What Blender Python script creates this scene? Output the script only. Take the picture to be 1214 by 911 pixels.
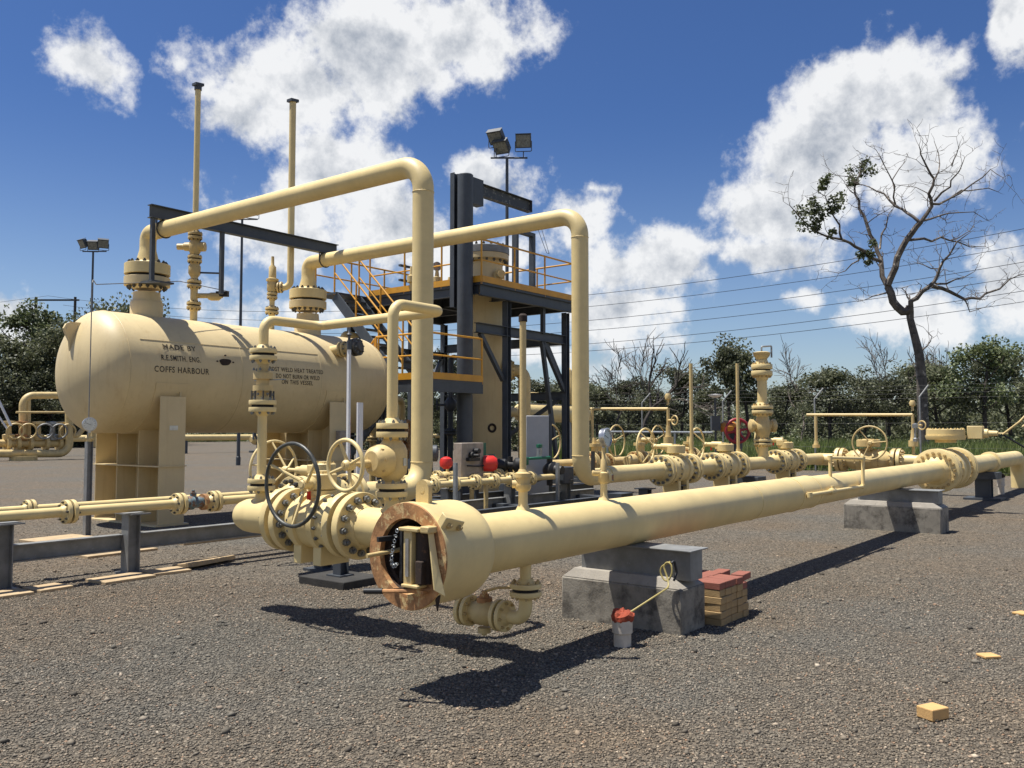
import bpy, math, random
import numpy as np
from mathutils import Vector as V, Matrix
random.seed(7); RNG = np.random.default_rng(7)
rad = math.radians
S = bpy.context.scene
for o in list(bpy.data.objects): bpy.data.objects.remove(o)
COL = S.collection

# ------------------------------------------------------------------ camera
F, CX, CY, H = 1038.0, 607.0, 455.5, 1.65
HEAD, PITCH = rad(37.5), math.atan(55.5/1038)
FW = V((math.cos(HEAD)*math.cos(PITCH), math.sin(HEAD)*math.cos(PITCH), math.sin(PITCH)))
RT = V((math.sin(HEAD), -math.cos(HEAD), 0)); UP = RT.cross(FW); EYE = V((0, 0, H))
cam = bpy.data.cameras.new('camera'); co = bpy.data.objects.new('camera', cam); COL.objects.link(co)
cam.sensor_fit = 'HORIZONTAL'; cam.sensor_width = 36; cam.lens = F/1214*36; cam.clip_start = .05; cam.clip_end = 9000
co.matrix_world = Matrix(((RT.x, UP.x, -FW.x, EYE.x), (RT.y, UP.y, -FW.y, EYE.y), (RT.z, UP.z, -FW.z, EYE.z), (0, 0, 0, 1)))
S.camera = co
def ray(x, y): return FW + RT*((x-CX)/F) + UP*((CY-y)/F)
def on(ax, x, y, v):
    d = ray(x, y); return EYE + d*((v-EYE[ax])/d[ax])
def onX(x, y, v): return on(0, x, y, v)
def onY(x, y, v): return on(1, x, y, v)
def gnd(x, y, z=0): return on(2, x, y, z)
def dep(x, y, D): return EYE + ray(x, y)*D

# ------------------------------------------------------------------ light and sky
SUND = V((-.19, .27, 1)).normalized()
sun = bpy.data.lights.new('sun', 'SUN'); so = bpy.data.objects.new('sun', sun); COL.objects.link(so)
sun.energy = 5.0; sun.angle = rad(.53); sun.color = (1, .955, .87)
so.rotation_euler = SUND.to_track_quat('Z', 'Y').to_euler(); so.location = (0, 0, 60)
W = bpy.data.worlds.new('World'); S.world = W; W.use_nodes = True
nt = W.node_tree; N = nt.nodes; L = nt.links; N.clear()
def nd(t, **k):
    n = N.new(t)
    for a, b in k.items(): setattr(n, a, b)
    return n
def mth(op, a, b=None, c=None, clamp=False, nodes=None, links=None):
    nodes = nodes or N; links = links or L
    n = nodes.new('ShaderNodeMath'); n.operation = op; n.use_clamp = clamp
    for i, v in enumerate((a, b, c)):
        if v is None: continue
        if isinstance(v, (int, float)): n.inputs[i].default_value = v
        else: links.new(v, n.inputs[i])
    return n.outputs[0]
sky = nd('ShaderNodeTexSky', sky_type='NISHITA', sun_disc=False, sun_elevation=math.asin(SUND.z), sun_rotation=math.atan2(SUND.x, SUND.y), altitude=100, air_density=1.0, dust_density=.6, ozone_density=3.0)
tc = nd('ShaderNodeTexCoord'); sp = nd('ShaderNodeSeparateXYZ'); L.new(tc.outputs['Generated'], sp.inputs[0])
# direction -> azimuth (right of heading, degrees, mirrored every 60 degrees so the same kind of sky goes all round) and elevation
az = mth('MULTIPLY', mth('ARCTAN2', sp.outputs['Y'], sp.outputs['X']), -180/math.pi)
az = mth('ADD', az, math.degrees(HEAD)+30+480)
az = mth('ADD', mth('PINGPONG', az, 60.0), 0)
def azf(px): return math.degrees(math.atan((px-CX)/F))
def elf(px, py):
    d = ray(px, py); return math.degrees(math.asin(d.z/d.length))
# folded coordinate of the frame's centre
def fold(a_right):
    x = (a_right+30+480) % 120
    return x if x <= 60 else 120-x
el = mth('MULTIPLY', mth('ARCSINE', sp.outputs['Z']), 180/math.pi)
comb = nd('ShaderNodeCombineXYZ'); L.new(az, comb.inputs[0]); L.new(el, comb.inputs[1])
def noise(scale, detail, rough, src=None, dim='3D', loc=None):
    n = nd('ShaderNodeTexNoise', noise_dimensions=dim); n.inputs['Scale'].default_value = scale
    n.inputs['Detail'].default_value = detail; n.inputs['Roughness'].default_value = rough
    s = src or tc.outputs['Generated']
    if loc:
        m = nd('ShaderNodeMapping'); m.inputs['Location'].default_value = loc; L.new(s, m.inputs['Vector']); s = m.outputs[0]
    L.new(s, n.inputs['Vector']); return n
def vm(op, a, b):
    n = nd('ShaderNodeVectorMath', operation=op)
    for i, v in enumerate((a, b)):
        if isinstance(v, tuple): n.inputs[i].default_value = v
        else: L.new(v, n.inputs[i])
    return n.outputs[0]
warp = noise(9, 5, .6)
wv = vm('MULTIPLY', vm('SUBTRACT', warp.outputs['Color'], (.5, .5, .5)), (6.0, 4.2, 0))
wc = vm('ADD', comb.outputs[0], wv)
n1 = noise(15, 8, .62); n2 = noise(38, 6, .65, loc=(3, 1, 2))
# cumulus masses: (px, py, half-width px, half-height px, weight)
CL = [(455,60,150,85,1.15),(560,40,105,62,1.1),(350,100,130,70,1.0),(290,140,75,35,.7),(395,200,95,62,1.05),(330,255,90,55,.9),(460,265,120,60,.8),
      (590,215,60,38,.9),(540,300,110,42,.8),(690,270,45,45,.8),(780,320,95,52,1.0),(735,375,75,40,.9),(700,235,35,14,.55),(840,300,70,22,.6),(930,300,100,30,.8),
      (1035,110,115,62,1.1),(985,190,110,70,1.0),(1090,190,95,60,1.0),(930,245,95,42,.9),(950,350,30,20,.75),(1095,375,110,30,.95),(1200,330,60,52,.95),(1214,20,30,45,.8),
      (85,78,55,36,.72),(105,45,30,20,.38),(215,65,22,26,.35),(20,385,45,32,.7),(660,420,160,28,.5),(330,360,170,28,.35),(150,400,60,20,.3)]
def field(vec):
    acc = None
    for (x, y, a, b, w) in CL:
        c = (fold(azf(x)), elf(x, y), 0)
        s = (F/math.hypot(F, x-CX))**2*math.degrees(1/F); sy = math.degrees(1/F)
        d = vm('MULTIPLY', vm('SUBTRACT', vec, c), (1/(a*s), 1/(b*sy), 0))
        ln = nd('ShaderNodeVectorMath', operation='LENGTH'); L.new(d, ln.inputs[0])
        g = mth('MULTIPLY_ADD', ln.outputs['Value'], -w, 1.12*w)
        acc = g if acc is None else mth('SMOOTH_MAX', acc, g, .25)
    return acc
def dens(fo):
    t = mth('MULTIPLY_ADD', mth('SUBTRACT', n1.outputs[0], .5), 1.9, fo)
    t = mth('MULTIPLY_ADD', mth('SUBTRACT', n2.outputs[0], .5), .75, t)
    return t
f0 = dens(field(wc)); n3 = noise(15, 8, .62, loc=(-.006, .012, .030))
mr = nd('ShaderNodeMapRange', interpolation_type='SMOOTHSTEP'); mr.inputs[1].default_value = .03; mr.inputs[2].default_value = .58; L.new(f0, mr.inputs[0])
alpha = mth('MULTIPLY', mr.outputs[0], .96)
sh = nd('ShaderNodeMapRange', interpolation_type='SMOOTHSTEP'); sh.inputs[1].default_value = .35; sh.inputs[2].default_value = 1.5
L.new(f0, sh.inputs[0])
emb = mth('MULTIPLY', mth('SUBTRACT', n3.outputs[0], n1.outputs[0]), 3.6)
shn = mth('ADD', mth('MULTIPLY_ADD', sh.outputs[0], .78, .05), emb, clamp=True)
cc = nd('ShaderNodeMix', data_type='RGBA'); L.new(shn, cc.inputs['Factor'])
cc.inputs['A'].default_value = (11.0, 11.1, 11.2, 1); cc.inputs['B'].default_value = (4.9, 5.4, 6.2, 1)
# thin cirrus-like veil, everywhere the same statistics
skm = nd('ShaderNodeMix', data_type='RGBA', blend_type='MULTIPLY'); skm.inputs['Factor'].default_value = 1; L.new(sky.outputs[0], skm.inputs['A'])
hz = nd('ShaderNodeMapRange', interpolation_type='SMOOTHSTEP'); hz.inputs[1].default_value = 3.; hz.inputs[2].default_value = 21.; L.new(el, hz.inputs[0])
tn = nd('ShaderNodeMix', data_type='RGBA'); L.new(hz.outputs[0], tn.inputs['Factor']); tn.inputs['A'].default_value = (1.22, 1.24, 1.34, 1); tn.inputs['B'].default_value = (.57, .78, 1.15, 1); L.new(tn.outputs['Result'], skm.inputs['B'])
mx = nd('ShaderNodeMix', data_type='RGBA'); L.new(alpha, mx.inputs['Factor']); L.new(skm.outputs['Result'], mx.inputs['A']); L.new(cc.outputs['Result'], mx.inputs['B'])
bg = nd('ShaderNodeBackground'); bg.inputs['Strength'].default_value = .056; L.new(mx.outputs['Result'], bg.inputs['Color'])
wo = nd('ShaderNodeOutputWorld'); L.new(bg.outputs[0], wo.inputs['Surface'])
W.cycles.sampling_method = 'MANUAL'; W.cycles.sample_map_resolution = 512
S.view_settings.view_transform = 'Standard'; S.view_settings.look = 'None'; S.view_settings.gamma = 1; S.view_settings.use_curve_mapping = False
S.view_settings.exposure = 0.58
S.render.engine = 'CYCLES'; S.render.resolution_x = 1024; S.render.resolution_y = 768
S.cycles.max_bounces = 6; S.cycles.transparent_max_bounces = 8

# ------------------------------------------------------------------ materials
MATS = {}
def mat(name, col, rough=.5, metal=0, var=.12, vscale=3., spots=None, sscale=14., sthr=.66, bump=0., bscale=60., streak=0., spec=.5, coat=0, trans=0, streakcol=(.25, .17, .09), dust=0, ssoft=.07):
    if name in MATS: return MATS[name]
    m = bpy.data.materials.new(name); m.use_nodes = True; MATS[name] = m
    t = m.node_tree; n = t.nodes; l = t.links; b = n['Principled BSDF']
    b.inputs['Roughness'].default_value = rough; b.inputs['Metallic'].default_value = metal; b.inputs['Specular IOR Level'].default_value = spec
    b.inputs['Coat Weight'].default_value = coat
    c = n.new('ShaderNodeTexCoord'); src = c.outputs['Object']
    def nz(s, d=4, r=.6, vec=src):
        x = n.new('ShaderNodeTexNoise'); x.inputs['Scale'].default_value = s; x.inputs['Detail'].default_value = d; x.inputs['Roughness'].default_value = r; l.new(vec, x.inputs['Vector']); return x
    def mixc(f, a, bb, ty='MIX'):
        x = n.new('ShaderNodeMix'); x.data_type = 'RGBA'; x.blend_type = ty
        for k, v in (('Factor', f), ('A', a), ('B', bb)):
            if isinstance(v, tuple): x.inputs[k].default_value = v if len(v) == 4 else (*v, 1)
            elif isinstance(v, float): x.inputs[k].default_value = v
            else: l.new(v, x.inputs[k])
        return x.outputs['Result']
    def ramp(f, a, bb):
        x = n.new('ShaderNodeMapRange'); x.interpolation_type = 'SMOOTHSTEP'; x.inputs[1].default_value = a; x.inputs[2].default_value = bb; l.new(f, x.inputs[0]); return x.outputs[0]
    col = tuple(col)
    lo = tuple(max(0, v*(1-var)) for v in col); hi = tuple(v*(1+var*.8) for v in col)
    big = nz(vscale, 5, .65)
    cur = mixc(ramp(big.outputs[0], .3, .7), lo, hi)
    if streak:
        mp = n.new('ShaderNodeMapping'); mp.inputs['Scale'].default_value = (5, 5, .35); l.new(src, mp.inputs['Vector'])
        s = nz(2.2, 5, .65, mp.outputs[0])
        fx = n.new('ShaderNodeMath'); fx.operation = 'MULTIPLY'; fx.inputs[1].default_value = streak; l.new(ramp(s.outputs[0], .5, .78), fx.inputs[0])
        cur = mixc(fx.outputs[0], cur, streakcol)
    if spots:
        s = nz(sscale, 6, .7)
        cur = mixc(ramp(s.outputs[0], sthr, sthr+ssoft), cur, spots)
    if dust:
        s = nz(35, 5, .7)
        fx = n.new('ShaderNodeMath'); fx.operation = 'MULTIPLY'; fx.inputs[1].default_value = dust; l.new(s.outputs[0], fx.inputs[0])
        cur = mixc(fx.outputs[0], cur, (.3, .25, .19))
    l.new(cur, b.inputs['Base Color'])
    rr = n.new('ShaderNodeMapRange'); rr.inputs[3].default_value = max(.02, rough-.1); rr.inputs[4].default_value = min(1, rough+.14); l.new(big.outputs[0], rr.inputs[0]); l.new(rr.outputs[0], b.inputs['Roughness'])
    if bump:
        x = nz(bscale, 4, .6); bp = n.new('ShaderNodeBump'); bp.inputs['Strength'].default_value = bump; bp.inputs['Distance'].default_value = .01
        l.new(x.outputs[0], bp.inputs['Height']); l.new(bp.outputs[0], b.inputs['Normal'])
    return m
RUST = (.16, .065, .025)
M_CREAM = mat('cream_paint', (.73, .572, .268), .48, var=.09, vscale=2.2, spots=(.40, .25, .10), sscale=17, sthr=.70, bump=.08, bscale=35, streak=.22, streakcol=(.55, .40, .19), dust=.08)
M_CREAM2 = mat('cream_paint_aged', (.62, .465, .20), .5, var=.14, vscale=4, spots=(.26, .13, .05), sscale=16, sthr=.64, bump=.12, bscale=50, streak=.4, streakcol=(.33, .2, .09), dust=.2)
M_VES = mat('vessel_paint', (.66, .525, .285), .5, var=.08, vscale=1.2, spots=(.52, .38, .19), sscale=4, sthr=.70, bump=.05, bscale=20, streak=.36, streakcol=(.46, .31, .14), dust=.16)
M_STEEL = mat('grey_steel_paint', (.055, .064, .076), .5, var=.2, vscale=3, spots=(.13, .12, .11), sscale=18, sthr=.68, bump=.05)
M_GALV = mat('galvanised_steel', (.30, .32, .33), .42, metal=.55, var=.22, vscale=10, bump=.03)
M_GALVD = mat('galvanised_beam', (.21, .22, .222), .55, metal=.2, var=.25, vscale=5, spots=(.28, .29, .3), sscale=12, sthr=.62, dust=.2)
M_YEL = mat('yellow_rail_paint', (.62, .30, .025), .45, var=.12, vscale=3, spots=(.35, .17, .03), sscale=20, sthr=.68)
M_NUT = mat('steel_nut', (.20, .205, .20), .4, metal=.6, var=.3, vscale=30)
M_NUTD = mat('dark_nut', (.085, .08, .07), .5, metal=.3, var=.3, vscale=30)
M_NUTC = mat('painted_nut', (.47, .34, .15), .5, var=.2, vscale=20, spots=RUST, sscale=40, sthr=.62)
M_GASK = mat('gasket', (.02, .018, .016), .8)
M_RUST = mat('rusty_steel', (.40, .20, .08), .75, var=.4, vscale=9, spots=(.60, .43, .2), sscale=11, sthr=.54, bump=.3, bscale=40)
M_RUSTD = mat('dark_rust', (.035, .022, .015), .85, var=.4, vscale=10, spots=(.1, .05, .025), sscale=12, sthr=.6, bump=.3)
M_BLACK = mat('black_rubber', (.015, .015, .016), .55, var=.2)
M_DWHEEL = mat('worn_dark_rim', (.06, .062, .055), .42, var=.45, vscale=7, spots=(.42, .35, .22), sscale=7, sthr=.62, metal=.1)
M_CONC = mat('concrete', (.30, .275, .235), .85, var=.18, vscale=4, spots=(.16, .15, .13), sscale=7, sthr=.62, bump=.35, bscale=60, dust=.2)
M_CONCS = mat('stained_concrete', (.27, .25, .21), .85, var=.25, vscale=3, spots=(.05, .048, .043), sscale=5, sthr=.42, ssoft=.26, bump=.35, bscale=60, streak=.4, streakcol=(.1, .09, .075), dust=.3)
M_SLAB = mat('paver_slab', (.42, .31, .18), .85, var=.15, vscale=4, spots=(.3, .22, .14), sscale=9, sthr=.6, bump=.3, bscale=80)
M_BRED = mat('red_paver', (.27, .082, .055), .8, var=.2, vscale=5, bump=.25, bscale=90, dust=.15)
M_BTAN = mat('tan_paver', (.40, .26, .11), .8, var=.2, vscale=5, bump=.25, bscale=90, dust=.2)
M_BYEL = mat('yellow_paver', (.60, .36, .135), .8, var=.12, vscale=8, bump=.25, bscale=90, dust=.12)
M_PVC = mat('dirty_pvc', (.56, .50, .42), .5, var=.15, vscale=9, spots=(.38, .3, .22), sscale=10, sthr=.6)
M_REDC = mat('red_rag', (.30, .055, .025), .85, var=.35, vscale=14, bump=.3)
M_CABLE = mat('yellow_cable', (.42, .34, .12), .5, var=.2)
M_RED = mat('red_plastic', (.62, .03, .02), .4, var=.1)
M_GREEN = mat('green_plastic', (.01, .13, .075), .4, var=.15)
M_WHITE = mat('white_paint', (.72, .73, .75), .45, var=.06)
M_PANEL = mat('grey_panel', (.36, .37, .39), .4, var=.08)
M_TANP = mat('dusty_panel', (.33, .28, .23), .5, var=.2, vscale=8)
M_STAIN = mat('stainless', (.5, .5, .5), .3, metal=.9, var=.15, vscale=10)
M_DIAL = mat('gauge_dial', (.30, .38, .40), .15, var=.15, vscale=30, coat=.8)
M_INK = mat('stencil_ink', (.045, .036, .022), .7, var=.4, vscale=12, spots=(.40, .30, .15), sscale=26, sthr=.55)
M_BLUE = mat('blue_faded_paint', (.16, .23, .25), .6, var=.5, vscale=14, spots=(.2, .1, .05), sscale=16, sthr=.5)
M_GLASS = mat('lamp_glass', (.16, .17, .15), .08, var=.4, vscale=12, coat=.6)
M_WOODP = mat('weathered_pole', (.07, .06, .05), .85, var=.3)
M_WIRE = mat('line_wire', (.03, .03, .035), .5)
M_MANG = mat('flaked_jib_paint', (.05, .055, .06), .55, var=.25, spots=(.33, .32, .28), sscale=14, sthr=.57)
M_CONCSH = mat('shaded_pad_concrete', (.032, .03, .027), .9, var=.35, vscale=6, bump=.4)  # pad concrete with the valve's shadow put into its base colour
M_BARK = mat('grey_bark', (.12, .10, .085), .9, var=.5, vscale=3, spots=(.42, .36, .30), sscale=2.5, sthr=.58, bump=.5, bscale=20)
M_BARKD = mat('dark_bark', (.055, .045, .038), .9, var=.5, vscale=3, bump=.5, bscale=14)
M_ORNG = mat('orange_paint', (.55, .22, .03), .5, var=.2)
M_CRIM = mat('crimson_paint', (.30, .02, .03), .45, var=.2)

def leafmat(name, a, b, c, trans=.25):
    m = bpy.data.materials.new(name); m.use_nodes = True; t = m.node_tree; n = t.nodes; l = t.links; p = n['Principled BSDF']
    g = n.new('ShaderNodeNewGeometry'); r = n.new('ShaderNodeValToRGB'); e = r.color_ramp.elements
    e[0].color = (*a, 1); e[1].color = (*c, 1); x = e.new(.55); x.color = (*b, 1)
    l.new(g.outputs['Random Per Island'], r.inputs[0]); 
    oi = n.new('ShaderNodeObjectInfo'); hs = n.new('ShaderNodeHueSaturation'); mr = n.new('ShaderNodeMapRange'); mr.inputs[3].default_value = .72; mr.inputs[4].default_value = 1.3
    l.new(oi.outputs['Random'], mr.inputs[0]); l.new(mr.outputs[0], hs.inputs['Value']); l.new(r.outputs[0], hs.inputs['Color'])
    l.new(hs.outputs[0], p.inputs['Base Color']); p.inputs['Roughness'].default_value = .55
    if trans:
        tr = n.new('ShaderNodeBsdfTranslucent'); l.new(hs.outputs[0], tr.inputs['Color']); ms = n.new('ShaderNodeMixShader'); ms.inputs[0].default_value = trans
        l.new(p.outputs[0], ms.inputs[1]); l.new(tr.outputs[0], ms.inputs[2]); l.new(ms.outputs[0], n['Material Output'].inputs['Surface'])
    return m
M_LEAF = leafmat('gum_leaves', (.045, .055, .027), (.105, .118, .058), (.21, .215, .13), .35)
M_LEAFG = leafmat('fresh_gum_leaves', (.05, .068, .026), (.10, .125, .05), (.19, .21, .105))
M_GRASS = leafmat('tall_grass', (.07, .10, .022), (.13, .18, .04), (.24, .25, .09), .4)

# ------------------------------------------------------------------ mesh builder
def basis(d):
    d = V(d).normalized(); a = V((0, 0, 1)) if abs(d.z) < .9 else V((1, 0, 0))
    u = a.cross(d).normalized(); return d, u, d.cross(u)
class B:
    def __init__(s): s.v = []; s.f = []
    def add(s, vs, fs):
        k = len(s.v); s.v += [tuple(p) for p in vs]; s.f += [tuple(i+k for i in f) for f in fs]; return s
    def lathe(s, p, d, prof, n=24, cap=True, a0=0.):
        d, u, w = basis(d); p = V(p); vs = []; fs = []; rings = []
        cs = [(math.cos(a0+2*math.pi*i/n), math.sin(a0+2*math.pi*i/n)) for i in range(n)]
        for (t, r) in prof:
            c = p+d*t
            if r < 1e-5: rings.append([len(vs)]); vs.append(c)
            else:
                rings.append(list(range(len(vs), len(vs)+n))); vs += [c+u*(x*r)+w*(y*r) for x, y in cs]
        for a, b in zip(rings, rings[1:]):
            for i in range(n):
                j = (i+1) % n
                if len(a) == 1 and len(b) == 1: continue
                if len(a) == 1: fs.append((a[0], b[j], b[i]))
                elif len(b) == 1: fs.append((a[i], a[j], b[0]))
                else: fs.append((a[i], a[j], b[j], b[i]))
        if cap:
            if len(rings[0]) > 1: fs.append(tuple(reversed(rings[0])))
            if len(rings[-1]) > 1: fs.append(tuple(rings[-1]))
        return s.add(vs, fs)
    def cyl(s, a, b, r, r2=None, n=16):
        a = V(a); b = V(b); return s.lathe(a, b-a, [(0, r), ((b-a).length, r if r2 is None else r2)], n)
    def box(s, lo, hi):
        x0, y0, z0 = [min(a, b) for a, b in zip(lo, hi)]; x1, y1, z1 = [max(a, b) for a, b in zip(lo, hi)]
        return s.add([(x0,y0,z0),(x1,y0,z0),(x1,y1,z0),(x0,y1,z0),(x0,y0,z1),(x1,y0,z1),(x1,y1,z1),(x0,y1,z1)],
                     [(3,2,1,0),(4,5,6,7),(0,1,5,4),(1,2,6,5),(2,3,7,6),(3,0,4,7)])
    def obox(s, c, ax, ay, az):          # centre and half-axes
        c, ax, ay, az = V(c), V(ax), V(ay), V(az)
        q = [c+ax*i+ay*j+az*k for k in (-1, 1) for i, j in ((-1,-1),(1,-1),(1,1),(-1,1))]
        return s.add(q, [(3,2,1,0),(4,5,6,7),(0,1,5,4),(1,2,6,5),(2,3,7,6),(3,0,4,7)])
    def bar(s, a, b, w, h, up=(0,0,1)):  # rectangular bar from a to b
        a = V(a); b = V(b); d = (b-a); L_ = d.length; d.normalize(); up = V(up)
        if abs(d.dot(up)) > .98: up = V((1,0,0))
        sx = up.cross(d).normalized(); sz = d.cross(sx)
        return s.obox((a+b)/2, d*L_/2, sx*w/2, sz*h/2)
    def ibeam(s, a, b, w, h, t, up=(0,0,1)):
        a = V(a); b = V(b); d = (b-a).normalized(); up = V(up)
        if abs(d.dot(up)) > .98: up = V((1,0,0))
        sx = up.cross(d).normalized(); sz = d.cross(sx)
        s.bar(a+sz*(h/2-t/2), b+sz*(h/2-t/2), w, t, up); s.bar(a-sz*(h/2-t/2), b-sz*(h/2-t/2), w, t, up); s.bar(a, b, t*.8, h-2*t, up); return s
    def prism(s, pts, ext):
        pts = [V(p) for p in pts]; ext = V(ext); n = len(pts)
        nm = V((0,0,0))
        for i in range(n): nm += pts[i].cross(pts[(i+1) % n])
        if nm.dot(ext) < 0: pts.reverse()
        return s.add(pts+[p+ext for p in pts], [tuple(reversed(range(n))), tuple(range(n, 2*n))]+[(i, (i+1) % n, n+(i+1) % n, n+i) for i in range(n)])
    def torus(s, c, ax, R, r, n=32, m=8, a0=0., a1=2*math.pi):
        d, u, w = basis(ax); c = V(c); vs = []; full = abs(a1-a0-2*math.pi) < 1e-6; k = n if full else n+1
        for i in range(k):
            a = a0+(a1-a0)*i/n; e = u*math.cos(a)+w*math.sin(a)
            for j in range(m):
                b = 2*math.pi*j/m; vs.append(c+e*(R+r*math.cos(b))+d*(r*math.sin(b)))
        fs = []
        for i in range(n):
            i2 = (i+1) % k
            for j in range(m): fs.append((i*m+j, i2*m+j, i2*m+(j+1) % m, i*m+(j+1) % m))
        return s.add(vs, fs)
    def tube(s, pts, r, n=16, bend=0, seg=7, r2=None):
        P = [V(p) for p in pts]; out = [P[0]]
        for i in range(1, len(P)-1):
            if not bend: out.append(P[i]); continue
            a = (P[i-1]-P[i]).normalized(); b = (P[i+1]-P[i]).normalized(); ang = a.angle(b)
            if ang > 3.1: continue
            t = min(bend/math.tan(ang/2), (P[i-1]-P[i]).length*.499, (P[i+1]-P[i]).length*.499); R = t*math.tan(ang/2)
            cen = P[i]+(a+b).normalized()*(R/math.sin(ang/2)); q0 = P[i]+a*t-cen; q1 = P[i]+b*t-cen; th = q0.angle(q1)
            for k in range(seg+1):
                x = k/seg; out.append(cen+(q0*math.sin((1-x)*th)+q1*math.sin(x*th))/math.sin(th))
        out.append(P[-1]); vs = []; fs = []; T = (out[1]-out[0]).normalized(); _, u, w = basis(T); m = len(out)
        for i, p in enumerate(out):
            t2 = ((out[min(i+1, m-1)]-out[max(i-1, 0)])).normalized()
            if i:
                q = T.rotation_difference(t2); u = q @ u; w = q @ w
            T = t2; rr = r if r2 is None else r+(r2-r)*i/(m-1)
            vs += [p+u*(rr*math.cos(2*math.pi*k/n))+w*(rr*math.sin(2*math.pi*k/n)) for k in range(n)]
        for i in range(m-1):
            for k in range(n): fs.append((i*n+k, i*n+(k+1) % n, (i+1)*n+(k+1) % n, (i+1)*n+k))
        fs.append(tuple(reversed(range(n)))); fs.append(tuple(range((m-1)*n, m*n)))
        return s.add(vs, fs)
    def nuts(s, c, d, Rb, n, nr, nl, a0=.1):
        d, u, w = basis(d); c = V(c)
        for i in range(n):
            a = a0+2*math.pi*i/n; p = c+u*(Rb*math.cos(a))+w*(Rb*math.sin(a))
            s.lathe(p, d, [(0, nr), (nl, nr)], 6, a0=random.random()); s.lathe(p+d*nl, d, [(0, nr*.55), (nl*.55, nr*.5)], 6)
        return s

def mesh(name, b, m, smooth=True, sharp=38):
    me = bpy.data.meshes.new(name); me.from_pydata(b.v, [], b.f); me.materials.append(m)
    if smooth:
        me.polygons.foreach_set('use_smooth', [True]*len(me.polygons)); me.set_sharp_from_angle(angle=rad(sharp))
    me.update(); return me
def tag(o, label=None, cat=None, group=None, kind=None):
    if label: o['label'] = label
    if cat: o['category'] = cat
    if group: o['group'] = group
    if kind: o['kind'] = kind
    return o
def thing(name, label, cat, loc, group=None):
    o = bpy.data.objects.new(name, None); o.empty_display_size = .1; COL.objects.link(o); o.location = V(loc); return tag(o, label, cat, group)
def origin(o):
    while o.parent: o = o.parent
    return V(o.location)
def part(name, b, m, parent, bevel=0, kind=None, label=None, smooth=True):
    og = origin(parent); b.v = [(x-og.x, y-og.y, z-og.z) for x, y, z in b.v]
    o = bpy.data.objects.new(name, mesh(name, b, m, smooth)); COL.objects.link(o); o.parent = parent
    if bevel:
        k = o.modifiers.new('bevel', 'BEVEL'); k.width = bevel; k.segments = 2; k.limit_method = 'ANGLE'
    return tag(o, label, None, None, kind)
def solo(name, b, m, label, cat, loc=None, group=None, kind=None, bevel=0, smooth=True):
    og = V(loc) if loc is not None else V((0, 0, 0)); b.v = [(x-og.x, y-og.y, z-og.z) for x, y, z in b.v]
    o = bpy.data.objects.new(name, mesh(name, b, m, smooth)); COL.objects.link(o); o.location = og
    if bevel:
        k = o.modifiers.new('bevel', 'BEVEL'); k.width = bevel; k.segments = 2; k.limit_method = 'ANGLE'
    return tag(o, label, cat, group, kind)

X_, Y_, Z_ = V((1,0,0)), V((0,1,0)), V((0,0,1))
def flange(root, c, d, R, t, hub, nb=12, nutm=None, m=None, neck=.9, nr=None, n=40):
    """one flange: joint plane at c, d points back along its own pipe"""
    c = V(c); d = V(d).normalized(); m = m or M_CREAM; gap = .007+R*.042
    b = B().lathe(c+d*gap, d, [(0, R*.62), (0, R*.99), (.004, R), (t-.005, R), (t, R*.985), (t, hub+(R-hub)*.34), (t+t*neck, hub*1.02), (t+t*neck, hub*.6)], n)
    f = part('flange', b, m, root)
    nr = nr or min(.031, R*.105)
    if nb: part('flange_bolts', B().nuts(c+d*(t+gap), d, R*.80, nb, nr, nr*1.25), nutm or M_NUTD, f, kind='stuff')
    part('gasket', B().lathe(c-d*.001, d, [(0, R*.80), (gap+.002, R*.80)], 24), M_GASK, f)
    return f
def hand_wheel(root, hub, n, R, r, spokes=4, dish=.1, m=None, a0=.4, rimm=None, rr=None):
    hub = V(hub); n, u, w = basis(n); m = m or M_CREAM; c = hub+n*dish
    o = part('hand_wheel', B().torus(c, n, R, r, 40, 10), rimm or m, root)
    part('hub', B().lathe(hub-n*.05, n, [(0, r*2.2), (.02, r*2.6), (.08, r*2.6), (.1, r*1.6)], 14), m, o)
    for i in range(spokes):
        a = a0+2*math.pi*i/spokes; e = u*math.cos(a)+w*math.sin(a)
        part('spoke', B().tube([hub+e*r*1.5, c+e*R], r*(rr or .85), 8, r2=r*.7), m, o)
    return o
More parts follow.
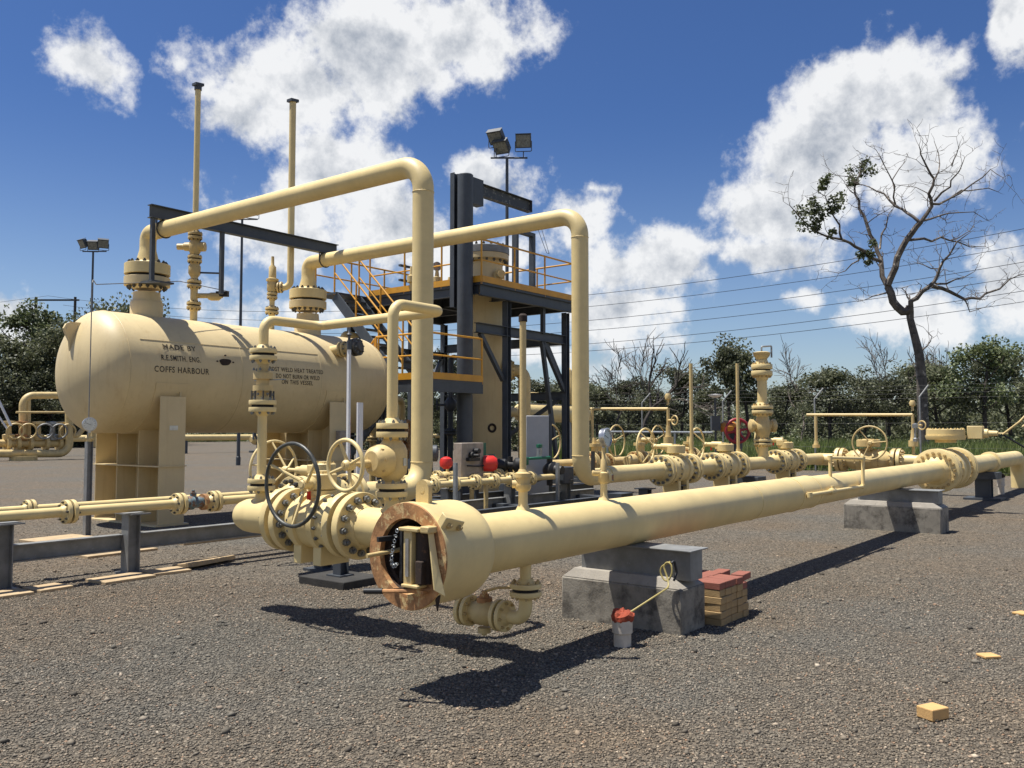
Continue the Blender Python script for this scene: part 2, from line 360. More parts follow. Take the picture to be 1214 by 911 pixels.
def ball_valve(label, c, ax, Lf, rb, Rf, tf, hub, wheel=None, wdir=None, wR=.35, wr=.017, gz=.34, gear=(.13, .12), group=None, nutm=None, m=None, foot=True, spokes=4, wm=None, tagc=True, dish=.1, shaft=.35, a0=.4, footz=.3, nb=14):
    c = V(c); ax = V(ax).normalized(); m = m or M_CREAM; h = Lf/2
    root = thing('ball_valve', label, 'valve', (c.x, c.y, c.z-rb), group)
    prof = [(-h+tf, hub*1.05), (-h+tf*1.9, hub*1.15), (-h*.62, rb*.93), (-h*.4, rb), (-h*.38, rb*1.12), (-h*.22, rb*1.12), (-h*.2, rb*1.0), (h*.2, rb*1.0), (h*.22, rb*1.12), (h*.38, rb*1.12), (h*.4, rb), (h*.62, rb*.93), (h-tf*1.9, hub*1.15), (h-tf, hub*1.05)]
    part('body', B().lathe(c, ax, prof, 40), m, root)
    for s in (-1, 1):
        flange(root, c+ax*(h*s), -ax*s, Rf, tf, hub, nb, nutm, m)
    part('body_bolts', B().nuts(c+ax*(h*.385), ax, rb*1.03, 16, .016, .022).nuts(c-ax*(h*.385), -ax, rb*1.03, 16, .016, .022), nutm or M_NUTD, root, kind='stuff')
    if foot:
        q = ax.cross(Z_)
        for s in (-1, 1):
            part('support_foot', B().obox(c+ax*(s*h*.32)-Z_*(rb+footz*.25), ax*.05, q*rb*.7, Z_*(footz*.5)), m, root, bevel=.006)
    part('bonnet', B().lathe(c+Z_*(rb*.85), Z_, [(0, .1), (rb*.2, .1), (rb*.2, .13), (rb*.2+.04, .13), (rb*.2+.04, .07), (gz-rb*.85, .07)], 20), m, root)
    if wheel is not None:
        wd = V(wdir).normalized(); g = c+Z_*gz; gr, gh = gear
        part('gearbox', B().lathe(g, Z_, [(0, gr*.9), (.01, gr), (gh-.02, gr), (gh-.01, gr*.92), (gh-.01, gr*.5), (gh+.012, gr*.48), (gh+.012, 0)], 24).nuts(g+Z_*(gh-.012), Z_, gr*.8, 8, .012, .015), m, root)
        hub_p = V(wheel); s0 = hub_p-wd*shaft
        part('input_shaft', B().lathe(s0, wd, [(-.14, .055), (-.13, .065), (.10, .065), (.11, .045), (.2, .045), (.2, .022), (shaft, .022)], 16), m, root)
        part('shaft_housing', B().obox((s0+g+Z_*gh*.5)/2, wd*.09, wd.cross(Z_)*max(.07, (s0-g).cross(wd).length*.6), Z_*gh*.42), m, root, bevel=.012)
        if tagc: part('lock_tag', B().obox(s0+wd*.12-Z_*.10, wd*.018, wd.cross(Z_)*.006, Z_*.035), M_RED, root)
        hand_wheel(root, hub_p, wd, wR, wr, spokes, dish, m, a0, wm)
    return root
def flanges_pair(root, c, d, R, t, hub, nb=8, nutm=None, m=None, neck=.9):
    flange(root, c, d, R, t, hub, nb, nutm, m, neck, n=32); flange(root, c, -V(d), R, t, hub, nb, nutm, m, neck, n=32)

# ================================================================== GROUND
def gravelmat():
    m = bpy.data.materials.new('gravel'); m.use_nodes = True; t = m.node_tree; n = t.nodes; l = t.links; b = n['Principled BSDF']; b.inputs['Roughness'].default_value = .9; b.inputs['Specular IOR Level'].default_value = .25
    g = n.new('ShaderNodeTexCoord')
    def nz(s, d, r):
        x = n.new('ShaderNodeTexNoise'); x.inputs['Scale'].default_value = s; x.inputs['Detail'].default_value = d; x.inputs['Roughness'].default_value = r; l.new(g.outputs['Object'], x.inputs['Vector']); return x.outputs[0]
    vo = n.new('ShaderNodeTexVoronoi'); vo.inputs['Scale'].default_value = 58; l.new(g.outputs['Object'], vo.inputs['Vector'])
    vo2 = n.new('ShaderNodeTexVoronoi'); vo2.inputs['Scale'].default_value = 9; l.new(g.outputs['Object'], vo2.inputs['Vector'])
    sx = n.new('ShaderNodeSeparateColor'); l.new(vo.outputs['Color'], sx.inputs[0])
    r = n.new('ShaderNodeValToRGB'); e = r.color_ramp.elements; e[0].color = (.060, .053, .043, 1); e[1].color = (.28, .245, .19, 1); x = e.new(.5); x.color = (.122, .107, .086, 1); x = e.new(.86); x.color = (.176, .15, .116, 1)
    l.new(sx.outputs[0], r.inputs[0])
    r2 = n.new('ShaderNodeValToRGB'); e = r2.color_ramp.elements; e[0].position = .38; e[0].color = (.92, .96, 1.0, 1); e[1].position = .66; e[1].color = (1.07, .96, .85, 1); l.new(nz(.28, 5, .6), r2.inputs[0])
    r3 = n.new('ShaderNodeMapRange'); r3.inputs[1].default_value = .25; r3.inputs[2].default_value = .75; r3.inputs[3].default_value = .55; r3.inputs[4].default_value = 1.36; l.new(nz(7, 9, .82), r3.inputs[0])
    mx = n.new('ShaderNodeMix'); mx.data_type = 'RGBA'; mx.blend_type = 'MULTIPLY'; mx.inputs['Factor'].default_value = 1; l.new(r.outputs[0], mx.inputs['A']); l.new(r2.outputs[0], mx.inputs['B'])
    m2 = n.new('ShaderNodeMix'); m2.data_type = 'RGBA'; m2.blend_type = 'MULTIPLY'; m2.inputs['Factor'].default_value = 1; l.new(mx.outputs['Result'], m2.inputs['A']); l.new(r3.outputs[0], m2.inputs['B'])
    l.new(m2.outputs['Result'], b.inputs['Base Color'])
    ad = n.new('ShaderNodeMath'); ad.operation = 'MULTIPLY_ADD'; ad.inputs[1].default_value = .5; l.new(vo2.outputs['Distance'], ad.inputs[0]); l.new(vo.outputs['Distance'], ad.inputs[2])
    bp = n.new('ShaderNodeBump'); bp.inputs['Strength'].default_value = .8; bp.inputs['Distance'].default_value = .02; bp.invert = True; l.new(ad.outputs[0], bp.inputs['Height']); l.new(bp.outputs[0], b.inputs['Normal'])
    return m
def stonemat():
    m = bpy.data.materials.new('gravel_stone'); m.use_nodes = True; t = m.node_tree; n = t.nodes; l = t.links; b = n['Principled BSDF']; b.inputs['Roughness'].default_value = .85; b.inputs['Specular IOR Level'].default_value = .3
    g = n.new('ShaderNodeNewGeometry'); r = n.new('ShaderNodeValToRGB'); e = r.color_ramp.elements
    e[0].color = (.08, .071, .058, 1); e[1].color = (.48, .42, .33, 1)
    for p, c in ((.3, (.135, .121, .098)), (.6, (.182, .162, .13)), (.82, (.218, .19, .148)), (.93, (.285, .24, .185)), (.97, (.29, .185, .12))): x = e.new(p); x.color = (*c, 1)
    l.new(g.outputs['Random Per Island'], r.inputs[0])
    tcn = n.new('ShaderNodeTexCoord'); z = n.new('ShaderNodeTexNoise'); z.inputs['Scale'].default_value = .28; z.inputs['Detail'].default_value = 5; z.inputs['Roughness'].default_value = .6; l.new(tcn.outputs['Object'], z.inputs['Vector'])
    r2 = n.new('ShaderNodeValToRGB'); e = r2.color_ramp.elements; e[0].position = .38; e[0].color = (.92, .96, 1.0, 1); e[1].position = .66; e[1].color = (1.07, .96, .85, 1); l.new(z.outputs[0], r2.inputs[0])
    mx = n.new('ShaderNodeMix'); mx.data_type = 'RGBA'; mx.blend_type = 'MULTIPLY'; mx.inputs['Factor'].default_value = 1; l.new(r.outputs[0], mx.inputs['A']); l.new(r2.outputs[0], mx.inputs['B']); l.new(mx.outputs['Result'], b.inputs['Base Color'])
    return m
M_GROUND = mat('dry_ground', (.115, .105, .055), .95, var=.4, vscale=.3, spots=(.16, .13, .085), sscale=.8, sthr=.6)
def sheet(name, pts, z, m, kind='structure', label=None):
    b = B(); b.add([(x, y, z) for x, y in pts], [tuple(range(len(pts)))]); return solo(name, b, m, label, None, kind=kind, smooth=False)
sheet('ground', [(-4000,-4000),(4000,-4000),(4000,4000),(-4000,4000)], -.012, M_GROUND, label='dry grassy ground around the gravel yard')
sheet('gravel_yard', [(-60,-60),(36.6,-60),(36.6,27),(125,27),(125,118),(-60,118)], 0, gravelmat(), label='grey brown gravel surface of the gas plant yard')
def stones():
    # real stones in the near field, density falling with distance
    N_ = 235000; u_ = RNG.random(N_)**1.15
    D = np.where(RNG.random(N_) < .8, np.sqrt(3.6**2+u_*(9.5**2-3.6**2)), 9.5+8.*RNG.random(N_)**2.0); lat = (RNG.random(N_)*2-1)*(.66*D+.4)
    x = D*math.cos(HEAD)+lat*math.sin(HEAD); y = D*math.sin(HEAD)-lat*math.cos(HEAD)
    s = .0055+.0058*RNG.random(N_)**2; big = RNG.random(N_) < .006; s[big] *= 1.7+1.4*RNG.random(big.sum())
    oct_ = np.array([(1,0,0),(-1,0,0),(0,1,0),(0,-1,0),(0,0,1),(0,0,-1)], float); tri = np.array([(0,2,4),(2,1,4),(1,3,4),(3,0,4),(2,0,5),(1,2,5),(3,1,5),(0,3,5)])
    sc = s[:, None]*np.stack([.7+.8*RNG.random(N_), .7+.8*RNG.random(N_), .45+.4*RNG.random(N_)], 1)
    v = oct_[None]*sc[:, None, :]*(.75+.5*RNG.random((N_, 6, 1)))
    # random rotation: yaw + tilt
    a = RNG.random(N_)*6.283; tl = (RNG.random(N_)-.5)*1.2; ca, sa, ct, st = np.cos(a), np.sin(a), np.cos(tl), np.sin(tl)
    vx, vy, vz = v[..., 0], v[..., 1], v[..., 2]
    vy, vz = vy*ct[:, None]-vz*st[:, None], vy*st[:, None]+vz*ct[:, None]
    vx, vy = vx*ca[:, None]-vy*sa[:, None], vx*sa[:, None]+vy*ca[:, None]
    P = np.stack([vx+x[:, None], vy+y[:, None], vz+(sc[:, 2]*.35)[:, None]], -1).reshape(-1, 3)
    T = (tri[None]+(np.arange(N_)*6)[:, None, None]).reshape(-1, 3)
    return P, T
def npmesh(name, P, T, m, k=3):
    me = bpy.data.meshes.new(name); nf = len(T); me.vertices.add(len(P)); me.loops.add(nf*k); me.polygons.add(nf)
    me.vertices.foreach_set('co', np.ascontiguousarray(P, dtype=np.float32).ravel()); me.loops.foreach_set('vertex_index', np.ascontiguousarray(T, dtype=np.int32).ravel())
    me.polygons.foreach_set('loop_start', np.arange(0, nf*k, k, dtype=np.int32)); me.polygons.foreach_set('loop_total', np.full(nf, k, dtype=np.int32))
    me.materials.append(m); me.update(); return me
def npobj(name, P, T, m, k=3, parent=None, loc=None):
    o = bpy.data.objects.new(name, npmesh(name, P, T, m, k)); COL.objects.link(o)
    if parent: o.parent = parent
    if loc is not None: o.location = loc
    return o
P, T = stones(); tag(npobj('gravel_stones', P, T, stonemat()), 'loose grey crushed gravel stones covering the foreground', 'gravel', kind='stuff')

# ================================================================== LAUNCHER (pig launcher barrel, axis along X at y = 3.88)
LY, LZ = 3.88, .868
lc = lambda x, dy=0, dz=0: V((x, LY+dy, LZ+dz))
t = thing('launcher_barrel', 'large cream pipeline launcher barrel with open rusty mouth in the foreground', 'pipe vessel', (5.2, LY, 0))
part('barrel', B().lathe(lc(4.5), X_, [(0, .205), (6.75, .205), (7.05, .19), (14.05, .19)], 56, cap=False), M_CREAM, t)
hubp = part('closure_hub', B().lathe(lc(3.98), X_, [(.0, .235), (.004, .335), (.055, .336), (.07, .326), (.40, .326), (.44, .322), (.50, .30), (.56, .25), (.60, .207)], 64, cap=False), M_CREAM, t)
part('mouth_ring', B().lathe(lc(3.974), X_, [(.035, .232), (0, .236), (0, .331), (.012, .334)], 64, cap=False), M_RUST, t)
part('bore', B().lathe(lc(3.99), X_, [(0, .235), (.05, .231), (.06, .215), (.5, .205), (2.2, .19), (2.2, 0)], 48, cap=False), M_RUSTD, t)
part('weld_bead', B().torus(lc(4.585), X_, .207, .007, 48, 6), M_CREAM, t); part('weld_bead', B().torus(lc(9.3), X_, .205, .005, 48, 6), M_CREAM, t)
part('weld_bead', B().torus(lc(11.25), X_, .205, .005, 48, 6), M_CREAM, t)
# lifting lug with a hole
def lug(cx, z0, hgt, w, th):
    b = B(); n = 20; ctr = V((cx, LY, z0+hgt-w/2)); outer = [(-w/2, z0-.02)]+[(-w/2*math.cos(math.pi*i/10), ctr.z+w/2*math.sin(math.pi*i/10)) for i in range(11)]+[(w/2, z0-.02)]
    inner = [(-.018*math.cos(math.pi*2*i/12), ctr.z-.012+.018*math.sin(math.pi*2*i/12)) for i in range(12)]
    b.prism([(cx-th/2, LY-y, z) for y, z in outer], (th, 0, 0)); b.cyl((cx-th/2-.002, LY, ctr.z-.012), (cx+th/2+.002, LY, ctr.z-.012), .019, n=14); return b
part('lifting_lug', lug(4.13, LZ+.32, .15, .11, .035), M_CREAM2, t)
# door hinge and yoke hardware at the mouth
yk = part('door_yoke', B().box((3.90, 3.765, .70), (3.965, 3.835, 1.05)).box((3.885, 3.70, 1.035), (3.972, 3.865, 1.058)).box((3.885, 3.70, .695), (3.972, 3.84, .715)), M_CREAM2, t, bevel=.006)
part('door_edge', B().box((3.893, 3.785, .76), (3.899, 3.812, .99)), M_STAIN, yk)
part('yoke_bar', B().box((3.93, 3.875, .72), (3.955, 3.895, 1.05)), M_BLACK, t)
part('yoke_roll', B().lathe((3.985, 3.725, .717), Z_, [(0, .062), (.315, .062)], 24), M_RUSTD, t)
part('latch_block', B().box((3.90, 3.68, .72), (3.95, 3.735, .86)), M_RUSTD, t, bevel=.006)
part('hinge_gusset', B().prism([(3.93, 3.655, 1.045), (3.90, 3.575, .70), (3.955, 3.535, .66), (3.965, 3.60, .84), (3.965, 3.645, 1.05)], (.012, .018, 0)), M_CREAM, t, bevel=.003)
hg = part('hinge_arm', B().box((3.90, 3.625, 1.03), (4.03, 3.70, 1.072)), M_CREAM2, t, bevel=.008)
part('hinge_plate', B().obox((4.075, LY-.262, 1.065), (.085, 0, -.02), (0, .02, .018), (.012, -.03, .055)), M_CREAM, hg, bevel=.006)
part('hinge_bolts', B().nuts((4.13, LY-.285, 1.05), -Y_, .0, 1, .018, .025).nuts((4.04, LY-.285, 1.07), -Y_, 0., 1, .018, .025), M_NUTC, hg, kind='stuff')
lv = part('latch_lever', B().tube([(3.99, 3.66, .685), (3.90, 3.80, .672), (3.80, 4.02, .662)], .013, 8), M_RUST, t)
part('lever_grip', B().tube([(3.835, 3.945, .6655), (3.785, 4.055, .6605)], .018, 10), M_BLACK, lv)
part('lever_bracket', B().box((3.925, 3.69, .66), (3.985, 3.83, .68)), M_RUST, t)
part('locking_rod', B().tube([(4.16, 3.98, .90), (3.80, 4.05, .875)], .014, 10), M_CREAM2, t)
part('locking_bar', B().bar((4.12, 3.98, .975), (3.90, 4.06, .965), .03, .03), M_BLACK, t)
ch = B()
for i in range(14):
    a = i/13; p = V((3.91, 3.90+.045*math.sin(a*math.pi), 1.03-.22*math.sin(a*math.pi*.62)))
    ch.torus(p, (1, .3*(i % 2), .9*(i % 2)), .011, .0035, 10, 5)
part('safety_chain', ch, M_GALV, t)
part('drip_tip', B().lathe((4.0, 3.64, .655), -Z_, [(0, .02), (.1, .004)], 8), M_RUSTD, t)
# small bypass piping on the barrel near the far end
q0, q1, q2, q3 = onY(984,543,3.80), onY(1023,544,3.64), onY(1023,577,3.64), onY(960,587,3.64)
bp_ = part('bypass_pipe', B().tube([(q0.x, 3.80, LZ+.15), q0, q1, q2, q3, q3+V((0,.12,0))], .024, 10, bend=.04), M_CREAM, t)
for q in (q0, q1, q2, q3): part('fitting', B().lathe(q-Z_*.03, Z_, [(0, .034), (.06, .034)], 12), M_CREAM, bp_)
part('fitting', B().lathe(q2*.35+q3*.65, X_, [(0, .03), (.03, .042), (.16, .042), (.2, .03)], 12).lathe(q2*.35+q3*.65+V((.1,0,0)), Z_, [(0, .025), (.07, .025)], 10), M_CREAM, bp_)
part('weld_bead', B().torus(lc(10.6), X_, .2055, .006, 48, 6), M_CREAM, t)

# drain below the barrel
t = thing('drain_valve', 'small cream flanged drain valve hanging below the launcher mouth', 'valve', (5.2, 4.2, .1))
DX = 5.22
part('drain_pipe', B().tube([(DX, LY, LZ-.19), (DX, LY, .52)], .042, 16).tube([(DX, LY, .45), (DX, LY, .27), (DX, LY+.22, .27)], .05, 16, bend=.13), M_CREAM, t)
flanges_pair(t, (DX, LY, .487), Z_, .118, .034, .05, 8, M_NUTC)
for y in (LY+.22, LY+.56): flanges_pair(t, (DX, y, .27), Y_, .118, .032, .05, 8, M_NUTC)
part('body', B().lathe((DX, LY+.26, .27), Y_, [(0, .055), (.03, .075), (.06, .08), (.08, .095), (.18, .095), (.2, .08), (.24, .075), (.27, .055)], 24).lathe((DX, LY+.39, .16), -Z_, [(0, .05), (.04, .05), (.04, .02), (.06, .02)], 12), M_CREAM2, t)
part('bonnet', B().lathe((DX, LY+.39, .35), Z_, [(0, .06), (.035, .06), (.035, .04), (.06, .035), (.06, .022), (.085, .022)], 16), M_RUST, t)
part('lever', B().tube([(DX, LY+.39, .43), (DX+.05, LY+.30, .46), (DX+.1, LY+.03, .485)], .011, 8), M_CREAM2, t)
part('end_cap', B().lathe((DX, LY+.575, .27), Y_, [(0, .118), (.03, .118), (.03, 0)], 28), M_CREAM, t)

# vent standpipe and gauge on the barrel
p0 = V((5.19, LY, LZ+.19)); ztop = onX(622, 372, 5.19).z
t = thing('vent_standpipe', 'tall thin cream vent pipe rising from the launcher barrel', 'vent pipe', p0)
part('pipe', B().cyl(p0+Z_*.28, (5.19, LY, ztop-.05), .025, n=14), M_CREAM2, t)
part('nozzle', B().lathe(p0, Z_, [(0, .06), (.03, .045), (.05, .036), (.16, .034)], 16), M_CREAM, t)
part('valve_body', B().lathe(p0+Z_*.15, Z_, [(0, .045), (.02, .06), (.05, .06), (.05, .05), (.1, .05), (.1, .062), (.13, .062), (.14, .04), (.16, .03)], 14).lathe(p0+V((0,0,.2)), V((-.6,.8,0)), [(0, .03), (.08, .03)], 10), M_CREAM2, t)
part('pipe_cap', B().lathe((5.19, LY, ztop-.06), Z_, [(0, .033), (.045, .033), (.06, .02), (.06, 0)], 12), M_RUSTD, t)
def gauge(root, c, n, R, face=M_DIAL):
    n = V(n).normalized(); c = V(c)
    g = part('gauge', B().lathe(c-n*.05, n, [(0, R*.7), (.012, R), (.045, R), (.055, R*1.06), (.062, R*1.06), (.064, R*.92), (.058, R*.9)], 28), M_STAIN, root)
    part('dial', B().lathe(c+n*.0065, n, [(0, R*.9), (.001, R*.9)], 28), face, g)
    _, u, w = basis(n); b = B()
    for i in range(11):
        a = -2.3+4.6*i/10; e = u*math.sin(a)+w*math.cos(a); b.bar(c+n*.009+e*R*.68, c+n*.009+e*R*.85, R*.035, .001, n)
    a = -1.2; e = u*math.sin(a)+w*math.cos(a); b.bar(c+n*.0095-e*R*.2, c+n*.0095+e*R*.7, R*.05, .001, n)
    part('dial_marks', b, M_BLACK, g); return g
p0 = V((6.32, LY, LZ+.19))
t = thing('pressure_gauge', 'round steel pressure gauge on yellowish valve atop the launcher barrel', 'gauge', p0)
part('nozzle', B().lathe(p0, Z_, [(0, .055), (.03, .04), (.05, .03), (.16, .03)], 16), M_CREAM, t)
part('valve_body', B().lathe(p0+Z_*.15, Z_, [(0, .03), (.02, .045), (.09, .045), (.1, .03), (.2, .024), (.21, .016), (.3, .016)], 14).lathe(p0+V((0,0,.24)), V((-.6,.8,0)), [(-.02, .03), (.09, .026), (.1, .016)], 12), M_CREAM2, t)
part('valve_handle', B().bar(p0+V((-.055,.07,.24)), p0+V((-.055,.07,.42)), .03, .016, X_), M_BLACK, t)
part('tag_plate', B().obox(p0+V((.045,-.06,.2)), (.03,.02,0), (.004,-.006,0), (0,0,.025)), M_BLUE, t)
part('stem', B().cyl(p0+Z_*.3, p0+Z_*.46, .013, n=10), M_STAIN, t)
gauge(t, p0+V((.02,-.02,.535)), (.1,-.98,.06), .078)

# plinths
def plinth(label, x0, x1, y0, y1, zb, zc, bx0, bx1, by0, by1, zt, m):
    t = thing('pipe_plinth', label, 'plinth', ((x0+x1)/2, (y0+y1)/2, 0), 'concrete plinths under the launcher')
    b = B().box((x0, y0, -.05), (x1, y1, zb)); part('concrete_base', b, m, t, bevel=.012)
    i = .055
    lo = [(x0+.004,y0+.004,zb+.001),(x1-.004,y0+.004,zb+.001),(x1-.004,y1-.004,zb+.001),(x0+.004,y1-.004,zb+.001)]; hi = [(x0+i,y0+.13,zc),(x1-i,y0+.13,zc),(x1-i,y1-.1,zc),(x0+i,y1-.1,zc)]
    part('sloped_cap', B().add(lo+hi, [(3,2,1,0),(4,5,6,7),(0,1,5,4),(1,2,6,5),(2,3,7,6),(3,0,4,7)]), M_CONC, t, bevel=.006)
    xm = (bx0+bx1)/2
    part('steel_saddle', B().box((bx0+.02, by0, zc-.02), (bx1-.02, by1, zt-.012)), M_GALVD, t, bevel=.003)
    part('top_plate', B().box((bx0-.03, by0-.03, zt-.011), (bx1+.03, by1+.01, zt)), M_GALVD, t, bevel=.002)
    return t
plinth('nearer concrete plinth with grey steel top beside the brick stack', 6.51, 6.95, 3.27, 4.44, .36, .44, 6.60, 6.86, 3.24, 4.30, .672, M_CONCS)
plinth('farther stained concrete plinth under the launcher barrel near its flange', 15.35, 15.95, 3.14, 4.66, .40, .48, 15.48, 15.84, 3.2, 4.46, .68, M_CONCS)

# brick stack: tan pavers capped with red ones
me_r = mesh('brick', B().box((-.115, -.0575, 0), (.115, .0575, .058)), M_BRED, False); me_t = mesh('brick', B().box((-.115, -.0575, 0), (.115, .0575, .058)), M_BTAN, False)
t = thing('brick_stack', 'small stack of tan bricks topped with red bricks beside the near plinth', 'bricks', (7.35, 3.35, 0))
def brick(x, y, z, a, me, parent):
    o = bpy.data.objects.new('brick', me); COL.objects.link(o); o.parent = parent; o.location = (x-7.35, y-3.35, z); o.rotation_euler = (0, 0, a)
    k = o.modifiers.new('bevel', 'BEVEL'); k.width = .004; k.segments = 1
for lay in range(6):
    for i in range(5):
        for j in range(2):
            if lay == 5 and (i == 4 and j == 0): continue
            top = lay == 5 or (lay == 4 and i == 4)
            x = 7.06+i*.1185+random.uniform(-.004, .004)+(0 if lay < 5 else random.uniform(-.012, .012)); y = 3.27+j*.235+random.uniform(-.008, .008)
            brick(x, y, lay*.0605, math.pi/2+random.uniform(-.04, .04), me_r if top else me_t, t)
for k in range(2): brick(7.66, 3.25+.2*k, 4*.0605+.06, .1, me_r, t)
for (px, py, a, sx, lab) in ((1106, 852, .45, .6, 'half yellow brick lying on the gravel nearest the camera'), (1172, 780, .15, .55, 'flat yellow brick piece lying on gravel at right, second from camera'), (1212, 729, .5, .6, 'yellow brick piece cut off by the right picture edge')):
    g = gnd(px, py)
    b = B().box((-.115*sx, -.055, 0), (.115*sx, .055, .066 if a == .45 else .02)); o = solo('loose_brick', b, M_BYEL, lab, 'brick', kind=None, group='yellow bricks lying on the gravel', bevel=.006, smooth=False); o.location = (g.x, g.y, .004); o.rotation_euler = (0, 0, HEAD-math.pi/2+a)

# pvc test points with cable
def testpoint(lab, g, r, h, top, capm, hook=None, cablelab=None):
    t = thing('test_point', lab, 'pipe stub', g)
    part('pvc_pipe', B().lathe(g-Z_*.05, Z_, [(0, r*.86), (h*.45+.05, r*.86), (h*.45+.06, r), (h+.05, r), (h+.05, r*.88), (h-.02, r*.86)], 24, cap=False), M_PVC, t)
    b = B(); n = 18; rings = []
    for k, (rr, z) in enumerate(((.9, h-.03), (1.12, h), (1.15, h+.025), (.95, h+.05), (.6, h+.062), (.2, h+.05))):
        rings += [g+V((math.cos(2*math.pi*i/n)*r*rr*random.uniform(.9, 1.12), math.sin(2*math.pi*i/n)*r*rr*random.uniform(.9, 1.12), z+random.uniform(-.014, .018))) for i in range(n)]
    fs = [(k*n+i, k*n+(i+1) % n, (k+1)*n+(i+1) % n, (k+1)*n+i) for k in range(5) for i in range(n)]+[tuple(range(5*n, 6*n))]
    part('rag_cap', b.add(rings, fs), capm, t, smooth=False)
    return t
tp = gnd(738, 766); testpoint('short white plastic pipe stub with red rag top before the near plinth', tp, .078, .21, 0, M_REDC)
hk = V((6.49, 3.33, .56))
pts = [tp+V((.02, -.03, .24)), tp+V((.10, -.10, .30)), tp+V((.22, -.16, .36)), V((6.40, 3.32, .40)), V((6.44, 3.36, .47)), V((6.455, 3.40, .55)), V((6.46, 3.37, .59)), hk+V((-.03,0,.01)), V((6.455, 3.32, .50)), V((6.44, 3.36, .42)), V((6.45, 3.42, .47)), V((6.455, 3.43, .54)), hk+V((-.02,.015,.03))]
solo('test_cable', B().tube(pts, .0075, 8, bend=.15, seg=6), M_CABLE, 'yellow test cable looped from pipe stub onto near plinth', 'cable', loc=tp)
solo('cable_clamp', B().tube([hk+V((-.03,0,.02)), hk+V((.0,-.01,.04)), hk+V((.02,-.02,-.06)), hk+V((-.02,-.015,-.12))], .010, 8, bend=.02), M_BLACK, 'black clamp gripping cable on the near plinth plate', 'clamp', loc=hk)
g2 = gnd(1187, 586); testpoint('distant white pipe stub with dark cap below the far valve pipe', g2, .09, .45, 0, M_RUSTD)

# ================================================================== LINE 1 : branch along Y at x = 5.05
LX, HZ, R12, F12, T12 = 5.05, .862, .158, .278, .072
p1 = lambda y, dz=0: V((LX, y, HZ+dz))
t = thing('capped_pipe_end', 'cream pipe stub with domed end cap left of the black handwheel', 'pipe', p1(6.8, -.5))
part('pipe', B().lathe(p1(6.42), Y_, [(0, R12), (.48, R12), (.56, R12*.96), (.64, R12*.80), (.69, R12*.5), (.71, 0)], 40), M_CREAM, t)
flange(t, p1(6.37), Y_, F12, T12, R12, 14, M_NUT)
hubpos = onY(362, 574, 5.95)
v = ball_valve('cream ball valve with large black rimmed handwheel left of the launcher mouth', p1(5.95), Y_, .80, .225, F12, T12, R12, wheel=hubpos, wdir=-X_, wR=.345, wr=.017, gz=.28, gear=(.125, .15), nutm=M_NUT, wm=M_DWHEEL, spokes=3, dish=.14, shaft=.16, a0=.55, footz=.16, nb=14)
t = thing('branch_pipe', 'short cream pipe joining the black wheel valve to the launcher', 'pipe', p1(5.0, -.5))
part('pipe', B().cyl(p1(5.48), p1(LY+.12), R12, n=40), M_CREAM, t)
flange(t, p1(5.53), -Y_, F12, T12, R12, 14, M_NUT)
flange(t, p1(4.46), Y_, F12*.86, T12*.8, R12, 14, M_NUTC); flange(t, p1(4.45), -Y_, F12*.86, T12*.8, R12, 14, M_NUTC)
pg = gnd(404, 692); solo('support_pad', B().box((pg.x-.28, pg.y-.36, -.02), (pg.x+.28, pg.y+.36, .085)), M_CONCSH, 'dark pad on gravel behind the black wheel valve', 'concrete pad', loc=(pg.x, pg.y, 0), bevel=.01)
solo('stub_bracket', B().box((pg.x-.1, pg.y-.1, .085), (pg.x+.1, pg.y+.12, .10)).ibeam((pg.x, pg.y, .10), (pg.x, pg.y, .30), .12, .12, .01), M_STEEL, 'short dark steel stub standing on the dark flat pad', 'pipe support', loc=(pg.x, pg.y, 0))

# bypass loop over the valve
ZL, RX = 2.69, .043
t = thing('bypass_loop', 'slim cream bypass pipe loop arching above the black wheel valve', 'pipe', (LX, 6.8, 1.0))
part('loop_pipe', B().tube([(LX, 6.8, 2.40), (LX, 6.8, ZL), (LX+.66, 6.8, ZL), (LX+.60, 5.1, ZL), (LX, 5.1, ZL), (LX, 5.1, 1.70)], RX*1.05, 18, bend=.11), M_CREAM, t)
part('riser', B().cyl((LX, 6.8, 1.20), (LX, 6.8, 1.86), .043, n=18), M_CREAM, t)
part('nozzle', B().lathe((LX, 6.8, HZ+R12-.02), Z_, [(0, .075), (.04, .055), (.08, .05), (.13, .05)], 18), M_CREAM, t)
for z, d in ((1.155, 1), ): flanges_pair(t, (LX, 6.8, z), Z_, .125, .042, .046, 8, M_NUT)
flange(t, (LX, 6.8, 1.88), -Z_, .125, .042, .046, 8, M_NUT); flange(t, (LX, 6.8, 2.36), Z_, .125, .042, .046, 8, M_NUT)
flange(t, (LX, 5.1, 1.655), Z_, .128, .045, .05, 8, M_NUT)
t = thing('check_valve_stack', 'cream flanged valve stack with small lever in the bypass riser', 'valve', (LX, 6.8, 1.88))
flange(t, (LX, 6.8, 1.88), Z_, .125, .042, .05, 8, M_NUT); flange(t, (LX, 6.8, 2.36), -Z_, .125, .042, .05, 8, M_NUT)
part('body', B().lathe((LX, 6.8, 1.93), Z_, [(0, .05), (.05, .052), (.09, .055), (.09, .092), (.14, .092), (.14, .06), (.2, .06), (.2, .09), (.26, .09), (.26, .055), (.38, .05)], 24), M_CREAM2, t)
for i in range(8): part('stud', B().cyl((LX+.098*math.cos(i*.785+.2), 6.8+.098*math.sin(i*.785+.2), 1.9), (LX+.098*math.cos(i*.785+.2), 6.8+.098*math.sin(i*.785+.2), 2.02), .008, n=6), M_NUTD, t)
